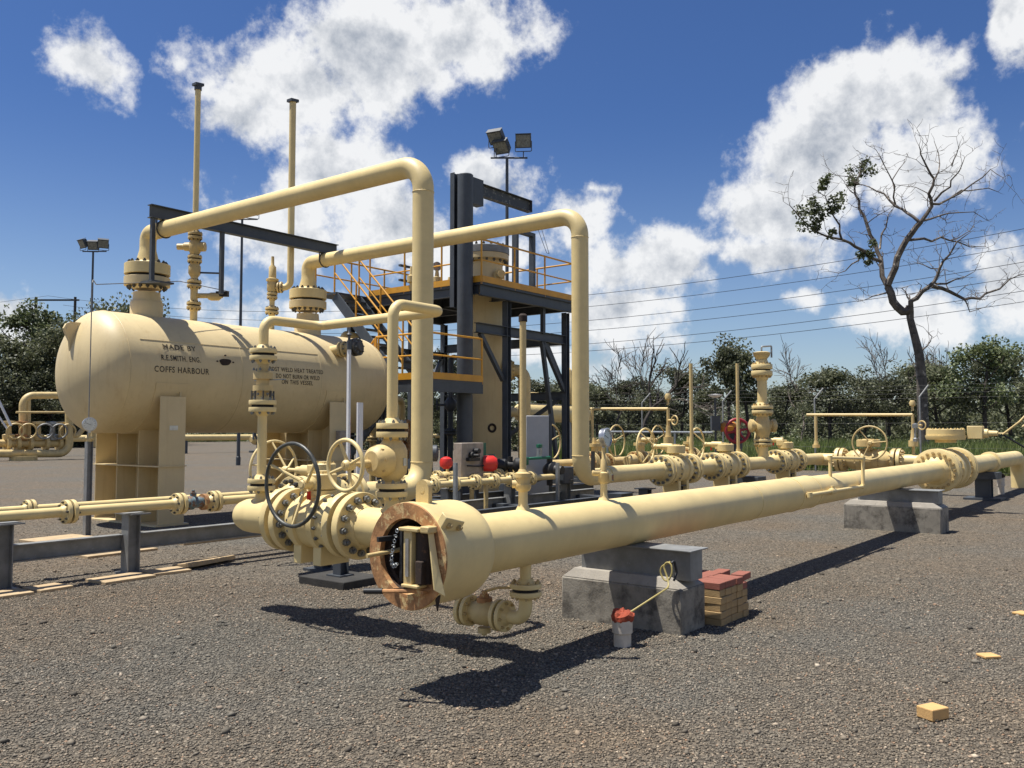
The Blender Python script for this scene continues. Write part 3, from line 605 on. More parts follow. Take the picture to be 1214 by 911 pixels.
part('body_bolts', B().nuts((LX, 6.8, 2.0), -Z_, .085, 6, .012, .016).nuts((LX, 6.8, 2.21), Z_, .085, 6, .012, .016), M_NUT, t, kind='stuff')
part('lever', B().bar((LX-.02, 6.9, 2.12), (LX+.12, 6.62, 2.13), .022, .008), M_GALV, t)
# small handwheel valve on riser 2
t = thing('riser_valve', 'cream ball valve with small cream handwheel beside the bypass riser', 'valve', (LX, 5.1, 1.0))
flange(t, (LX, 5.1, 1.655), -Z_, .128, .045, .05, 8, M_NUT); flange(t, (LX, 5.1, 1.175), Z_, .128, .042, .05, 8, M_NUT)
part('body', B().lathe((LX, 5.1, 1.22), Z_, [(0, .06), (.04, .075), (.09, .12), (.13, .125), (.27, .125), (.31, .11), (.36, .07), (.39, .055)], 28), M_CREAM2, t)
part('side_cover', B().lathe((LX-.08, 5.1, 1.41), -X_, [(0, .13), (.07, .13), (.085, .122), (.12, .115), (.15, .08), (.15, 0)], 28), M_CREAM2, t)
part('cover_bolts', B().nuts((LX-.165, 5.1, 1.41), -X_, .11, 8, .016, .022), M_NUTC, t, kind='stuff')
part('rating_plate', B().obox((LX+.02, 4.974, 1.40), (.02,.003,0), (0,-.002,0), (0,0,.03)), M_STAIN, t)
part('input_shaft', B().lathe((LX-.2, 5.13, 1.39), -X_, [(0, .035), (.12, .03), (.12, .018), (.3, .018)], 14), M_CREAM2, t)
hand_wheel(t, (LX-.44, 5.13, 1.385), -X_, .195, .0165, 4, .03, M_CREAM, .35, rr=.95)
t = thing('riser_nozzle', 'cream flanged nozzle under the small handwheel valve', 'nozzle', (LX, 5.1, HZ))
part('neck', B().lathe((LX, 5.1, HZ+R12-.02), Z_, [(0, .09), (.05, .06), (.13, .055)], 20), M_CREAM, t); flange(t, (LX, 5.1, 1.175), -Z_, .128, .042, .05, 8, M_NUT)

# ================================================================== U PIPES AND HEADERS
VY, VZ, VR = 15.15, 2.69, 1.08
UZ, HY = 5.31, 8.12
def upipe(label, x, yv, ztop, low):
    t = thing('overhead_pipe', label, 'pipe', (x, yv, .7), 'overhead gas pipes from the vessel')
    part('pipe', B().tube([(x, VY, 5.0), (x, VY, ztop), (x, yv, ztop), (x, yv, HZ), low], .146, 36, bend=.36, seg=14), M_CREAM, t)
    part('reducer', B().lathe((x, VY, 4.70), Z_, [(0, .21), (.06, .205), (.28, .15), (.34, .147)], 32), M_CREAM, t)
    flange(t, (x, VY, 4.50), Z_, .40, .20, .22, 16, M_NUTD, M_CREAM, .25, nr=.034)
    for z in (ztop-.40, HZ+.37): part('weld_bead', B().torus((x, yv, z), Z_, .147, .006, 36, 6), M_CREAM, t)
    return t
u1 = upipe('tall cream overhead pipe bending down behind the launcher mouth', 8.65, 8.17, UZ, (7.75, 8.17, HZ))
u2 = upipe('farther cream overhead pipe bending down right of the platform', 12.4, 8.06, UZ+.02, (13.2, 8.06, HZ))
def nozzle(root, x):
    part('nozzle', B().lathe((x, VY, VZ+VR-.12), Z_, [(0, .285), (.36, .285), (.38, .27), (.42, .245), (.55, .235)], 36), M_VES, root)
    flange(root, (x, VY, 4.50), -Z_, .40, .16, .235, 16, M_NUTD, M_VES, .35, nr=.034)
# header 1 with second valve
t = thing('valve_header', 'short cream header pipe behind the black wheel valve', 'pipe', (7.2, HY, .5))
part('pipe', B().cyl((7.78, 8.17, HZ), (7.46, 8.17, HZ), .15, n=32), M_CREAM, t)
flange(t, (7.36, 8.17, HZ), X_, F12*.95, T12, .15, 14, M_NUTD)
flange(t, (6.56, 8.17, HZ), -X_, F12*.95, T12, .15, 14, M_NUTD); part('blind_end', B().lathe((6.5, 8.17, HZ), -X_, [(0, .15), (.1, .15), (.18, .1), (.2, 0)], 28), M_CREAM, t)
ball_valve('cream ball valve with cream handwheel behind the black wheel valve', (6.96, 8.17, HZ), X_, .80, .22, F12*.95, T12, .15, wheel=onX(339, 557, 6.98), wdir=Y_, wR=.355, wr=.017, gz=.28, gear=(.14, .13), nutm=M_NUTD, spokes=5, dish=.24, shaft=.42, a0=.2)
solo('valve_support', B().box((6.8, 8.0, 0), (7.1, 8.34, .03)).ibeam((6.96, 8.17, .03), (6.96, 8.17, .50), .15, .15, .01), M_STEEL, 'dark steel stub post under the rear handwheel valve', 'pipe support', loc=(6.96, 8.17, 0))

# header 2 (right) : y = 8.06
h2 = thing('gas_header', 'long cream header pipe running right from the farther overhead pipe', 'pipe', (15, 8.06, .5))
H2 = lambda x, dz=0: V((x, 8.06, HZ+.02+dz))
for a, b in ((13.2, 15.25), (16.45, 17.55), (18.9, 21.2), (22.7, 24.6)): part('pipe', B().cyl(H2(a), H2(b), .15, n=32), M_CREAM, h2)
for x, d in ((15.3, -1), (16.42, 1), (17.6, -1), (18.85, 1), (21.25, -1), (22.6, 1)): flange(h2, H2(x), X_*d, .30, .085, .152, 14, M_NUT)
for x, lab, wh in ((15.86, 'cream valve with handwheel nearest the farther overhead pipe on the right header', (766, 529.5)), (18.22, 'middle cream handwheel valve on the right header below the thin posts', (831, 527)), (21.92, 'cream handwheel valve below the tall flanged stack', (915, 522))):
    hp = onX(wh[0], wh[1], x-.1)
    ball_valve(lab, H2(x), X_, 1.12 if x < 16 else (1.25 if x < 20 else 1.35), .25, .30, .085, .152, wheel=V((x-.1, 8.06+.42, max(hp.z, 1.28))), wdir=Y_, wR=.36, wr=.02, gz=.32, gear=(.19, .17), nutm=M_NUT, dish=.2, shaft=.26, spokes=3, a0=.9, tagc=x > 17, group='right header valves')
for x, px in ((16.58, 818), (18.95, 873)):
    zt = H+(511-431)*(x*math.cos(HEAD)+8.06*math.sin(HEAD))/F
    t = thing('vent_standpipe', 'thin cream vent post left of the red handwheel' if px == 818 else 'thin cream vent post in front of the red handwheel', 'vent pipe', (x, 8.06, 1.0), 'thin vent posts on the right header')
    part('pipe', B().cyl((x, 8.06, 1.2), (x, 8.06, zt), .037, n=12), M_CREAM2, t); part('nozzle', B().lathe((x, 8.06, .98), Z_, [(0, .08), (.05, .06), (.12, .055), (.12, .085), (.19, .085), (.19, .05), (.26, .05)], 16), M_CREAM, t)
# tall relief stack
x = 20.42; t = thing('relief_stack', 'tall cream stack of flanged relief valves above the right header', 'relief valve', (x, 8.06, 1.0)); D_ = x*math.cos(HEAD)+8.06*math.sin(HEAD)
zz = lambda y: H+(511-y)*D_/F
part('base_pipe', B().cyl((x, 8.06, .95), (x, 8.06, zz(529)), .12, n=20), M_CREAM, t)
flanges_pair(t, (x, 8.06, zz(524.5)), Z_, .215, .055, .12, 12, M_NUTC)
part('body', B().lathe((x, 8.06, zz(520)), Z_, [(0, .13), (.1, .16), (.2, .2), (.32, .2), (.45, .16), (.56, .12)], 28), M_CREAM2, t)
for s in (-1, 1):
    d = (V((RT.x, RT.y, 0))*s).normalized(); c = V((x, 8.06, zz(505)))
    part('side_arm', B().lathe(c, d, [(.1, .1), (.2, .11), (.22, .15), (.30, .16), (.33, .1), (.33, 0)], 20), M_CREAM2, t)
flanges_pair(t, (x, 8.06, zz(486)), Z_, .25, .08, .13, 12, M_NUTC); part('stack_pipe', B().cyl((x, 8.06, zz(482)), (x, 8.06, zz(447)), .115, n=24), M_CREAM, t)
flanges_pair(t, (x, 8.06, zz(439)), Z_, .25, .12, .13, 12, M_NUTC)
part('top_cone', B().lathe((x, 8.06, zz(432)), Z_, [(0, .12), (.13, .13), (.2, .19), (.28, .21), (.3, .15), (.3, 0)], 24), M_CREAM2, t)
part('vent_tube', B().tube([(x, 8.06, zz(419)), (x, 8.06, zz(411)), V((x, 8.06, zz(410)))+RT*.24, V((x, 8.06, zz(424)))+RT*.24], .022, 8, bend=.03), M_GALV, t)
solo('header_support', B().box((19.2, 7.7, 0), (19.9, 8.4, .12)).box((19.3, 7.75, .12), (19.8, 8.35, .60)), M_STEEL, 'dark block support under the right header', 'pipe support', loc=(19.5, 8.06, 0), bevel=.01)
for x in (14.6, 15.9, 18.25, 22.0):
    solo('pipe_support', B().box((x-.2, 7.85, 0), (x+.2, 8.27, .04)).ibeam((x, 8.06, .04), (x, 8.06, .56), .18, .18, .014).box((x-.13, 7.9, .56), (x+.13, 8.22, .58)), M_STEEL, {14.6: 'dark post under right header just past the overhead pipe', 15.9: 'dark post below the nearest right header valve', 18.25: 'dark post below the middle right header valve', 22.0: 'dark post below the valve by the tall stack'}[x], 'pipe support', loc=(x, 8.06, 0), group='dark posts under the right header')

# ================================================================== FAR END OF LAUNCHER
XV = 18.75
ve = ball_valve('very large cream ball valve with flat top gearbox at the barrel far end', lc(XV+.85), X_, 1.7, .36, .43, .11, .19, nutm=M_NUTC, foot=False, nb=20)
g = lc(XV+.85, 0, .66)
part('gearbox', B().lathe(g, Z_, [(-.12, .15), (-.12, .2), (-.06, .2), (-.06, .36), (0, .38), (.03, .38), (.03, .36), (.15, .36), (.16, .3), (.16, 0)], 32).nuts(g+Z_*.15, Z_, .33, 14, .02, .02), M_CREAM, ve)
part('gear_input', B().obox(g+V((.2, -.52, .09)), (.11, 0, 0), (0, .14, 0), (0, 0, .13)).lathe(g+V((.2, -.6, .07)), -Y_, [(0, .09), (.15, .09), (.15, .06), (.32, .05), (.32, .015), (.5, .015)], 16), M_CREAM, ve, bevel=.01)
part('instrument_hose', B().tube([g+V((.2,-1.0,.05)), g+V((.2,-1.3,.3)), g+V((.3,-1.5,.55)), g+V((.3,-1.65,.5)), g+V((.2,-1.35,.2))], .02, 8, bend=.12), M_CREAM2, ve)
part('instrument_hose', B().tube([g+V((.2,-1.0,.05)), g+V((.3,-1.5,-.3)), g+V((.4,-1.8,-.6)), g+V((.4,-2.0,-.4))], .018, 8, bend=.12), M_BLACK, ve)
part('sensor_box', B().lathe(g+V((-.1, .55, -.1)), Z_, [(0, .05), (.06, .05), (.08, .025), (.28, .022), (.28, .06), (.36, .06), (.38, 0)], 12), M_GALV, ve)
t = thing('main_pipe', 'cream mainline pipe leaving the far valve and bending into ground', 'pipe', lc(24, 0, -.5))
part('pipe', B().tube([lc(XV+1.8), lc(29.3), V((29.3, LY, -.3))], .205, 36, bend=.55, seg=12), M_CREAM, t)
flange(t, lc(XV+1.71), X_, .43, .11, .19, 20, M_NUTC)
part('tee_collar', B().lathe(lc(24.6), X_, [(-.12, .2), (-.1, .26), (.1, .26), (.12, .2)], 36, cap=False), M_CREAM, t)
flange(ve, lc(XV), -X_, .43, .11, .19, 20, M_NUTC)
gp = gnd(1158, 592); solo('pipe_support', B().box((gp.x-.35, LY-.4, 0), (gp.x+.35, LY+.4, .05)).ibeam((gp.x, LY, .05), (gp.x, LY, .62), .34, .34, .03).box((gp.x-.3, LY-.34, .50), (gp.x+.3, LY+.34, .66)), M_STEEL, 'dark steel post carrying pipe past the very large valve', 'pipe support', loc=(gp.x, LY, 0))
# cross line 3 along Y with valve
t = thing('cross_pipe', 'cream cross pipe joining the right header to the mainline', 'pipe', (24.6, 6, .5))
part('pipe', B().cyl((24.6, 8.2, HZ), (24.6, 7.55, HZ), .165, n=28), M_CREAM, t); part('pipe', B().cyl((24.6, 6.0, HZ), (24.6, 3.9, HZ), .165, n=28), M_CREAM, t)
flange(t, (24.6, 7.5, HZ), Y_, .32, .09, .16, 14, M_NUTC); flange(t, (24.6, 6.05, HZ), -Y_, .32, .09, .16, 14, M_NUTC)
ball_valve('cream cross line valve with gearbox and large upright wheel on the right', (24.6, 6.775, HZ), Y_, 1.45, .27, .32, .09, .16, wheel=V((24.2, 6.62, 1.33)), wdir=-X_, wR=.44, wr=.022, gz=.36, gear=(.30, .2), nutm=M_NUTC, spokes=3, dish=.05, shaft=.2, tagc=False, m=M_CREAM2, a0=.1)
def goalpost(label, X, pl, pr, yb, ybase, grp):
    a = onX(pl, yb, X); b = onX(pr, yb, X); t = thing('balance_line', label, 'pipe', (X, a.y, 1.0), grp)
    e = (a-b).normalized()
    part('bar', B().cyl(a+e*.25, b, .037, n=12), M_CREAM, t)
    za = onX(pl, ybase, X).z; zb = onX(pr, ybase, X).z
    part('left_leg', B().cyl(a, (X, a.y, za), .04, n=12).lathe((X, a.y, za), Z_, [(-.12, .05), (-.12, .1), (-.03, .1), (-.03, .07), (.08, .05)], 16), M_CREAM2, t)
    part('right_leg', B().cyl((X, b.y, b.z+.02), (X, b.y, zb-.3), .037, n=12).lathe((X, b.y, b.z+.1), Z_, [(0, .03), (.12, .03), (.14, .07), (.22, .08), (.28, .05), (.28, 0)], 14).lathe((X, b.y, zb), Z_, [(-.08, .06), (-.08, .12), (.08, .12), (.08, .08), (.2, .06), (.36, .05)], 16), M_CREAM2, t)
    part('valve_wheel', B().torus(V((X-.15, b.y-.25, (b.z+zb)/2+.1)), (1, -.4, 0), .11, .018, 20, 6).cyl((X, b.y, (b.z+zb)/2+.1), (X-.15, b.y-.25, (b.z+zb)/2+.1), .03, n=8), M_CREAM2, t)
goalpost('thin cream balance line above the cross line valve on the right', 24.6, 967, 1082, 492, 526, 'balance lines')
goalpost('thin cream balance line behind the first right header valve', 19.4, 702, 792, 485, 522, 'balance lines')

# ================================================================== HORIZONTAL VESSEL
vc = lambda x, dy=0, dz=0: V((x, VY+dy, VZ+dz))
t = ves = thing('pressure_vessel', 'large horizontal cream pressure vessel with stencilled lettering on saddles', 'vessel', (10.7, VY, 0))
XA, XB, DE = 7.78, 13.72, .56
prof = [(XA-DE*math.sin(a), VR*math.cos(a)) for a in [math.pi/2*(1-i/12) for i in range(12)]]+[(XA, VR), (XB, VR)]+[(XB+DE*math.sin(a), VR*math.cos(a)) for a in [math.pi/2*i/12 for i in range(1, 13)]]
part('shell', B().lathe((0, VY, VZ), X_, [(x, max(r, 0)) for x, r in prof], 72, cap=False), M_VES, t)
for x in (XA, 10.0, 11.9, XB): part('weld_bead', B().torus(vc(x), X_, VR, .007, 72, 5), M_VES, t)
part('weld_bead', B().bar(vc(8.0, -VR*math.cos(.52)-.0, VR*math.sin(.52)), vc(11.9, -VR*math.cos(.52), VR*math.sin(.52)), .012, .012), M_VES, t)
nozzle(t, 8.65); nozzle(t, 12.4)
# lifting lug on the dished end
ll = B(); c = V((7.33, 15.10, 3.40))
ll.prism([c+V((-.16, 0, .08)), c+V((-.20, 0, .0)), c+V((-.17, 0, -.09)), c+V((-.10, 0, -.22)), c+V((-.07, 0, -.5)), c+V((.10, 0, -.5)), c+V((.22, 0, .12)), c+V((-.08, 0, .12))], (0, .05, 0)).cyl(c+V((-.12, -.004, .0)), c+V((-.12, .054, .0)), .035, n=14)
part('lifting_lug', ll, M_VES, t)
def saddle(x0, x1):
    ya, yb = VY-VR-.01, VY+VR+.01; b = B(); th = .016
    w = part('saddle', B().box((x1-.10, ya+.02, .03), (x1-.08, yb-.02, VZ-.35)), M_VES, t)
    part('end_plate', B().box((x0, ya, .03), (x1, ya+th, VZ-.44)), M_VES, w); part('end_plate', B().box((x0, yb-th, .03), (x1, yb, VZ-.44)), M_VES, w)
    for f in (.333, .667):
        y = ya+(yb-ya)*f; part('rib', B().box((x0+.03, y-.008, .03), (x1-.101, y+.008, VZ-.85)), M_VES, w)
    part('shelf', B().box((x0-.03, ya-.03, 1.02), (x1+.02, yb+.03, 1.04)), M_VES, w)
    part('base_plate', B().box((x0-.08, ya-.06, 0), (x1+.06, yb+.06, .028)), M_VES, w)
    bb = B(); n = 40; vs = []; fs = []
    for i in range(n+1):
        a = math.pi*1.06+(math.pi*.88)*i/n
        for rr in (VR-.01, VR+.013):
            for x in (x0-.07, x1+.07): vs.append((x, VY+math.cos(a)*rr, VZ+math.sin(a)*rr))
    for i in range(n):
        k = 4*i
        for p, q in ((2, 3), (0, 2), (3, 1)): fs.append((k+p, k+q, k+4+q, k+4+p))
    fs += [(0, 1, 3, 2), (4*n+2, 4*n+3, 4*n+1, 4*n)]
    part('wrapper_plate', bb.add(vs, fs), M_VES, w)
saddle(8.32, 8.81); saddle(12.12, 12.62)
part('rating_plate', B().box((8.5, VY-VR-.016, 1.66), (8.66, VY-VR-.011, 1.74)), M_STAIN, t)
part('junction_box', B().box((12.28, VY-VR-.14, 1.35), (12.5, VY-VR-.012, 1.65)), M_TANP, t, bevel=.008)
# stencil lettering wrapped on the shell
def stencil(txt, x0, x1, z, h, name='stencil_lettering'):
    cu = bpy.data.curves.new('txt', 'FONT'); cu.body = txt; cu.size = 1; cu.space_character = 1.12; cu.resolution_u = 3; cu.offset = .014
    o = bpy.data.objects.new('txt', cu); COL.objects.link(o); bpy.context.view_layer.update()
    me = bpy.data.meshes.new_from_object(o.evaluated_get(bpy.context.evaluated_depsgraph_get())); bpy.data.objects.remove(o)
    v = np.array([p.co[:] for p in me.vertices]); w = v[:, 0].max()-v[:, 0].min(); hh = .72
    b = B(); vs = []
    a0 = math.asin((z-VZ)/VR)
    for p in v:
        x = x0+(p[0]-v[:, 0].min())/w*(x1-x0); a = a0+(p[1]/hh-.5)*h/VR
        vs.append((x, VY-(VR+.005)*math.cos(a), VZ+(VR+.005)*math.sin(a)))
    b.add(vs, [tuple(f.vertices) for f in me.polygons]); bpy.data.meshes.remove(me)
    return part(name, b, M_INK, ves, smooth=False, label='stencilled lettering reading '+txt)
stencil('MADE BY', 8.40, 9.05, 3.13, .10); stencil('R.E.SMITH. ENG.', 8.34, 9.11, 2.93, .10); stencil('COFFS HARBOUR', 8.20, 9.27, 2.725, .105)
stencil('POST WELD HEAT TREATED', 10.60, 11.94, 2.86, .085); stencil('DO NOT BURN OR WELD', 10.75, 11.84, 2.73, .085); stencil('ON THIS VESSEL', 10.89, 11.67, 2.62, .085)
bx = V((9.62, 14.085, 2.93)); b = B()
b.prism([bx+V((.115*math.cos(a)*(1+.12*math.sin(3*a)), -.008, .065*math.sin(a)*(1+.2*math.cos(2*a))-.02*max(0, -math.sin(a+.6)))) for a in [2*math.pi*i/16 for i in range(16)]], (0, .03, 0))
for dx, dz in ((-.17, 0), (.17, 0), (.02, -.17), (0, .12)): b.lathe(bx+V((dx, .02, dz)), -Y_, [(0, .018), (.03, .014)], 8)
part('plate_stud_patch', b, M_RUSTD, t)
# side level nozzle at the right
nz = vc(12.45, -.86, .66); d = V((.25, -.95, .12)).normalized()
sn = part('level_nozzle', B().lathe(nz, d, [(-.1, .12), (.16, .12), (.18, .12), (.5, .10)], 20), M_CREAM2, t)
flanges_pair(t, nz+d*.2, d, .17, .05, .1, 8, M_NUT, M_CREAM2); flanges_pair(t, nz+d*.52, d, .19, .055, .1, 8, M_NUT, M_NUTD)
# vent riser A with valves
x = 9.62; t = thing('vent_riser', 'tall thin vent pipe with stacked valves on the vessel, left one', 'vent pipe', (x, VY, 3.7), 'tall vents on the vessel')
D_ = x*math.cos(HEAD)+VY*math.sin(HEAD); zz = lambda y: H+(511-y)*D_/F
zt = zz(95)
part('stub', B().cyl((x, VY, 3.70), (x, VY, zz(327)), .07, n=16), M_CREAM, t)
for y in (362, 336, 306, 278): flanges_pair(t, (x, VY, zz(y)), Z_, .135, .052, .07, 8, M_NUTD, M_CREAM2)
part('ball_body', B().lathe((x, VY, zz(327)), Z_, [(0, .08), (.06, .115), (.2, .115), (.26, .08)], 18), M_CREAM2, t)
part('gate_body', B().lathe((x, VY, zz(301)), Z_, [(0, .08), (.1, .12), (.22, .12), (.3, .08)], 18).lathe((x, VY, zz(291)), -RT, [(0, .09), (.2, .08), (.22, .06), (.34, .06), (.34, 0)], 14).lathe((x, VY, zz(291)), RT, [(0, .1), (.2, .09), (.2, 0)], 14), M_CREAM2, t)
part('vent_tube', B().cyl((x, VY, zz(273)), (x, VY, zt), .055, n=14), M_CREAM, t)
part('vent_cap', B().obox((x, VY, zt+.03), (.09, 0, .01), (0, .07, 0), (0, 0, .025)).lathe((x, VY, zt-.08), Z_, [(0, .07), (.1, .07)], 12), M_STEEL, t)
part('side_branch', B().tube([(x, VY, zz(350)), V((x, VY, zz(350)))+RT*.55], .05, 12).lathe(V((x, VY, zz(351)))+RT*.28, RT, [(0, .06), (.05, .08), (.2, .08), (.24, .05)], 14), M_CREAM2, t)
part('branch_clamp', B().obox(V((x, VY, zz(348)))+RT*.55, RT*.11, UP*.05, FW*.06), M_BLACK, t)
part('tie_rod', B().cyl((x, VY, zz(322)), V((x, VY, zz(323)))+RT*.5, .018, n=8), M_STEEL, t)
# relief valve B with tail pipe
x = 11.45; D_ = x*math.cos(HEAD)+VY*math.sin(HEAD)
t = thing('relief_vent', 'relief valve with tall thin tail pipe on the vessel, right one', 'vent pipe', (x, VY, 3.7), 'tall vents on the vessel')
part('stub', B().cyl((x, VY, 3.70), (x, VY, zz(352)), .055, n=16), M_CREAM, t)
for y in (368, 350): flanges_pair(t, (x, VY, zz(y)), Z_, .14 if y == 368 else .11, .05, .06, 8, M_NUTD, M_CREAM2)
part('body', B().lathe((x, VY, zz(347)), Z_, [(0, .07), (.06, .11), (.2, .11), (.24, .1), (.26, .13), (.3, .13), (.32, .08), (.55, .075), (.6, .035), (.78, .03), (.78, 0)], 18), M_CREAM2, t)
px = V((x, VY, 0))+RT*.38; zo = zz(340)
flanges_pair(t, V((x, VY, zo))+RT*.16, RT, .12, .035, .07, 8, M_NUTD, M_CREAM2)
part('tail_pipe', B().tube([V((x, VY, zo))+RT*.1, V((px.x, px.y, zo)), V((px.x, px.y, zz(114)))], .07, 16, bend=.14), M_CREAM, t)
part('vent_cap', B().obox((px.x, px.y, zz(113)), (.1, 0, .01), (0, .08, 0), (0, 0, .03)), M_STEEL, t)
# steel support beam carried on the nozzles
YB = VY-.55
t = thing('pipe_hanger_beam', 'dark steel beam on thin posts above the vessel holding both overhead pipes', 'steel beam', (10.5, YB, 4.3))
part('beam', B().ibeam((8.35, YB, UZ+.28), (12.72, YB, UZ+.28), .14, .24, .014), M_STEEL, t)
for x, z0, z1 in ((8.42, 4.34, UZ+.16), (onY(263, 300, YB).x, onY(263, 349, YB).z, UZ+.16)): part('post', B().box((x-.035, YB-.035, z0), (x+.035, YB+.035, z1)), M_STEEL, t)
part('foot_plate', B().box((8.36, YB-.1, 4.31), (8.8, YB+.3, 4.34)), M_STEEL, t)
for x, zc in ((8.65, UZ), (12.4, UZ+.02)):
    ub = B().torus((x, YB, zc), Y_, .156, .014, 40, 8); ub.cyl((x-.156, YB, zc), (x-.156, YB, UZ+.2), .014, n=8).cyl((x+.156, YB, zc), (x+.156, YB, UZ+.2), .014, n=8)
    part('u_bolt', ub, M_NUTD, t); part('clip', B().box((x-.05, YB-.1, UZ+.15), (x+.05, YB-.02, UZ+.165)), M_CREAM2, t)
# impulse tube up from the gauge stand
gs = V((6.86, 13.6, 0)); t = thing('gauge_stand', 'grey steel post with round pressure gauge left of the vessel', 'gauge', gs)
part('post', B().ibeam(gs, gs+Z_*1.48, .09, .09, .009), M_GALVD, t); part('gauge_valve', B().lathe(gs+Z_*1.48, Z_, [(0, .04), (.05, .04), (.05, .02), (.14, .02)], 12).lathe(gs+Z_*1.53-RT*.05, RT, [(0, .03), (.12, .03)], 10), M_CREAM2, t)
gauge(t, gs+Z_*1.75, (-.1, -.98, .02), .105); part('gauge_stem', B().cyl(gs+Z_*1.58, gs+Z_*1.66, .02, n=8), M_STAIN, t)
tb = [gs+V((0,.03,1.55)), gs+V((0,.03,onY(103, 334, 13.63).z)), gs+V((.05,.1,onY(103, 330, 13.63).z)), gs+V((.3,.5,onY(103, 330, 13.63).z)), vc(9.0, -.5, 1.72), vc(10.2, -.3, 1.70)]
solo('impulse_tube', B().tube(tb, .008, 6, bend=.04), M_GALVD, 'thin steel impulse tube climbing from gauge stand over the vessel', 'tube', loc=gs)
# white level post and board in front of vessel
wp = V((9.86, 10.98, 0)); t = thing('level_post', 'tall slim white post with dark tip before the vessel', 'post', wp)
part('post', B().box(wp+V((-.024, -.024, 0)), wp+V((.024, .024, 3.0))), M_WHITE, t); part('tip', B().lathe(wp+Z_*3.0, Z_, [(0, .04), (.15, .04), (.15, .025), (.22, .02), (.25, .05), (.28, .02), (.34, .01)], 10), M_STEEL, t)
part('red_strip', B().box(wp+V((.025, -.02, .6)), wp+V((.031, .02, 1.9))), M_RED, t)
w2 = wp+V((.16, -.10, 0)); solo('white_board', B().box(w2+V((-.045, -.03, .0)), w2+V((.045, .03, 2.12))), M_WHITE, 'narrow white board standing beside the slim white post', 'board', loc=w2)

# ================================================================== LEFT PIPE RACK (along X, y = 9.8)
def rack_beam(label, y, x0, x1, z0, z1, m=M_GALVD):
    t = thing('rack_beam', label, 'steel beam', ((x0+x1)/2, y, 0)); part('beam', B().ibeam((x0, y, (z0+z1)/2), (x1, y, (z0+z1)/2), .13, z1-z0, .014), m, t); return t
t = rack_beam('long dark steel rack beam beside the twin small pipes', 9.82, 2.2, 15.6, .27, .455)
for x in (4.03, 5.42, 8.3, 10.9, 12.6, 14.4):
    p = part('post', B().ibeam((x, 9.72, .03), (x, 9.72, .69), .15, .15, .012), M_GALVD, t); part('base_plate', B().box((x-.12, 9.6, .0), (x+.12, 9.84, .03)), M_GALVD, p)
    part('cap_plate', B().box((x-.11, 9.52, .69), (x+.13, 10.40, .705)), M_GALVD, p)
t2 = rack_beam('rear dark steel rack beam behind the small control valves', 11.72, 9.0, 18.6, .12, .36, M_STEEL)
for x in (10, 12.5, 15, 17.5): part('post', B().box((x-.08, 11.64, 0), (x+.08, 11.8, .7)), M_STEEL, t2)
t3 = rack_beam('front dark steel skid beam just behind the launcher barrel', 9.12, 9.9, 15.2, .10, .37, M_STEEL)
for x in (10.3, 12.3, 15.0): part('cross_member', B().box((x-.09, 9.2, .15), (x+.09, 11.6, .36)), M_STEEL, t3)
part('corner_box', B().box((14.9, 8.75, .0), (15.35, 9.06, .42)), M_STEEL, t3)
def small_line(label, y, r, z, segs, flg, insul=None):
    t = thing('small_gas_pipe', label, 'pipe', (6, y, z), 'twin small pipes on the rack')
    for a, b in segs: part('pipe', B().cyl((a, y, z), (b, y, z), r, n=18), M_CREAM, t)
    for x in flg: flanges_pair(t, (x, y, z), X_, r*2.35, r*.75, r, 8, M_NUTD, M_CREAM)
    return t
s1 = small_line('nearer small cream pipe on the left rack with flanges', 9.62, .055, .775, [(2.0, 4.62), (4.68, 5.93), (6.46, 10.4), (10.5, 13.9)], [4.65, 5.96, 6.44, 10.45, 10.95, 11.5, 12.0, 12.5, 13.1])
s2 = small_line('farther small cream pipe on the left rack behind its twin', 10.28, .045, .775, [(2.0, 4.5), (4.56, 7.4), (7.4, 14.5)], [4.53, 10.8, 11.6, 12.3, 12.9, 13.6])
t = thing('insulating_valve', 'faded blue and rusty small valve on the nearer left rack pipe', 'valve', (6.2, 9.62, .7))
part('body', B().lathe((6.05, 9.62, .775), X_, [(0, .06), (.03, .085), (.09, .085), (.1, .06), (.16, .07), (.22, .07), (.24, .055), (.33, .055)], 20), M_BLUE, t); part('rust_ring', B().lathe((6.27, 9.62, .775), X_, [(0, .10), (.05, .10)], 24), M_RUST, t)
part('packing_gland', B().lathe((6.15, 9.62, .83), Z_, [(0, .04), (.07, .04), (.07, .02), (.1, .02)], 10), M_BLUE, t)
for (x, y, z0, rt) in ((11.8, 9.62, .2, s1), (12.2, 10.28, .2, s2)): part('drain_leg', B().lathe((x, y, z0), Z_, [(0, .08), (.04, .08), (.04, .04), (.56, .04)], 10), M_CREAM2, rt)
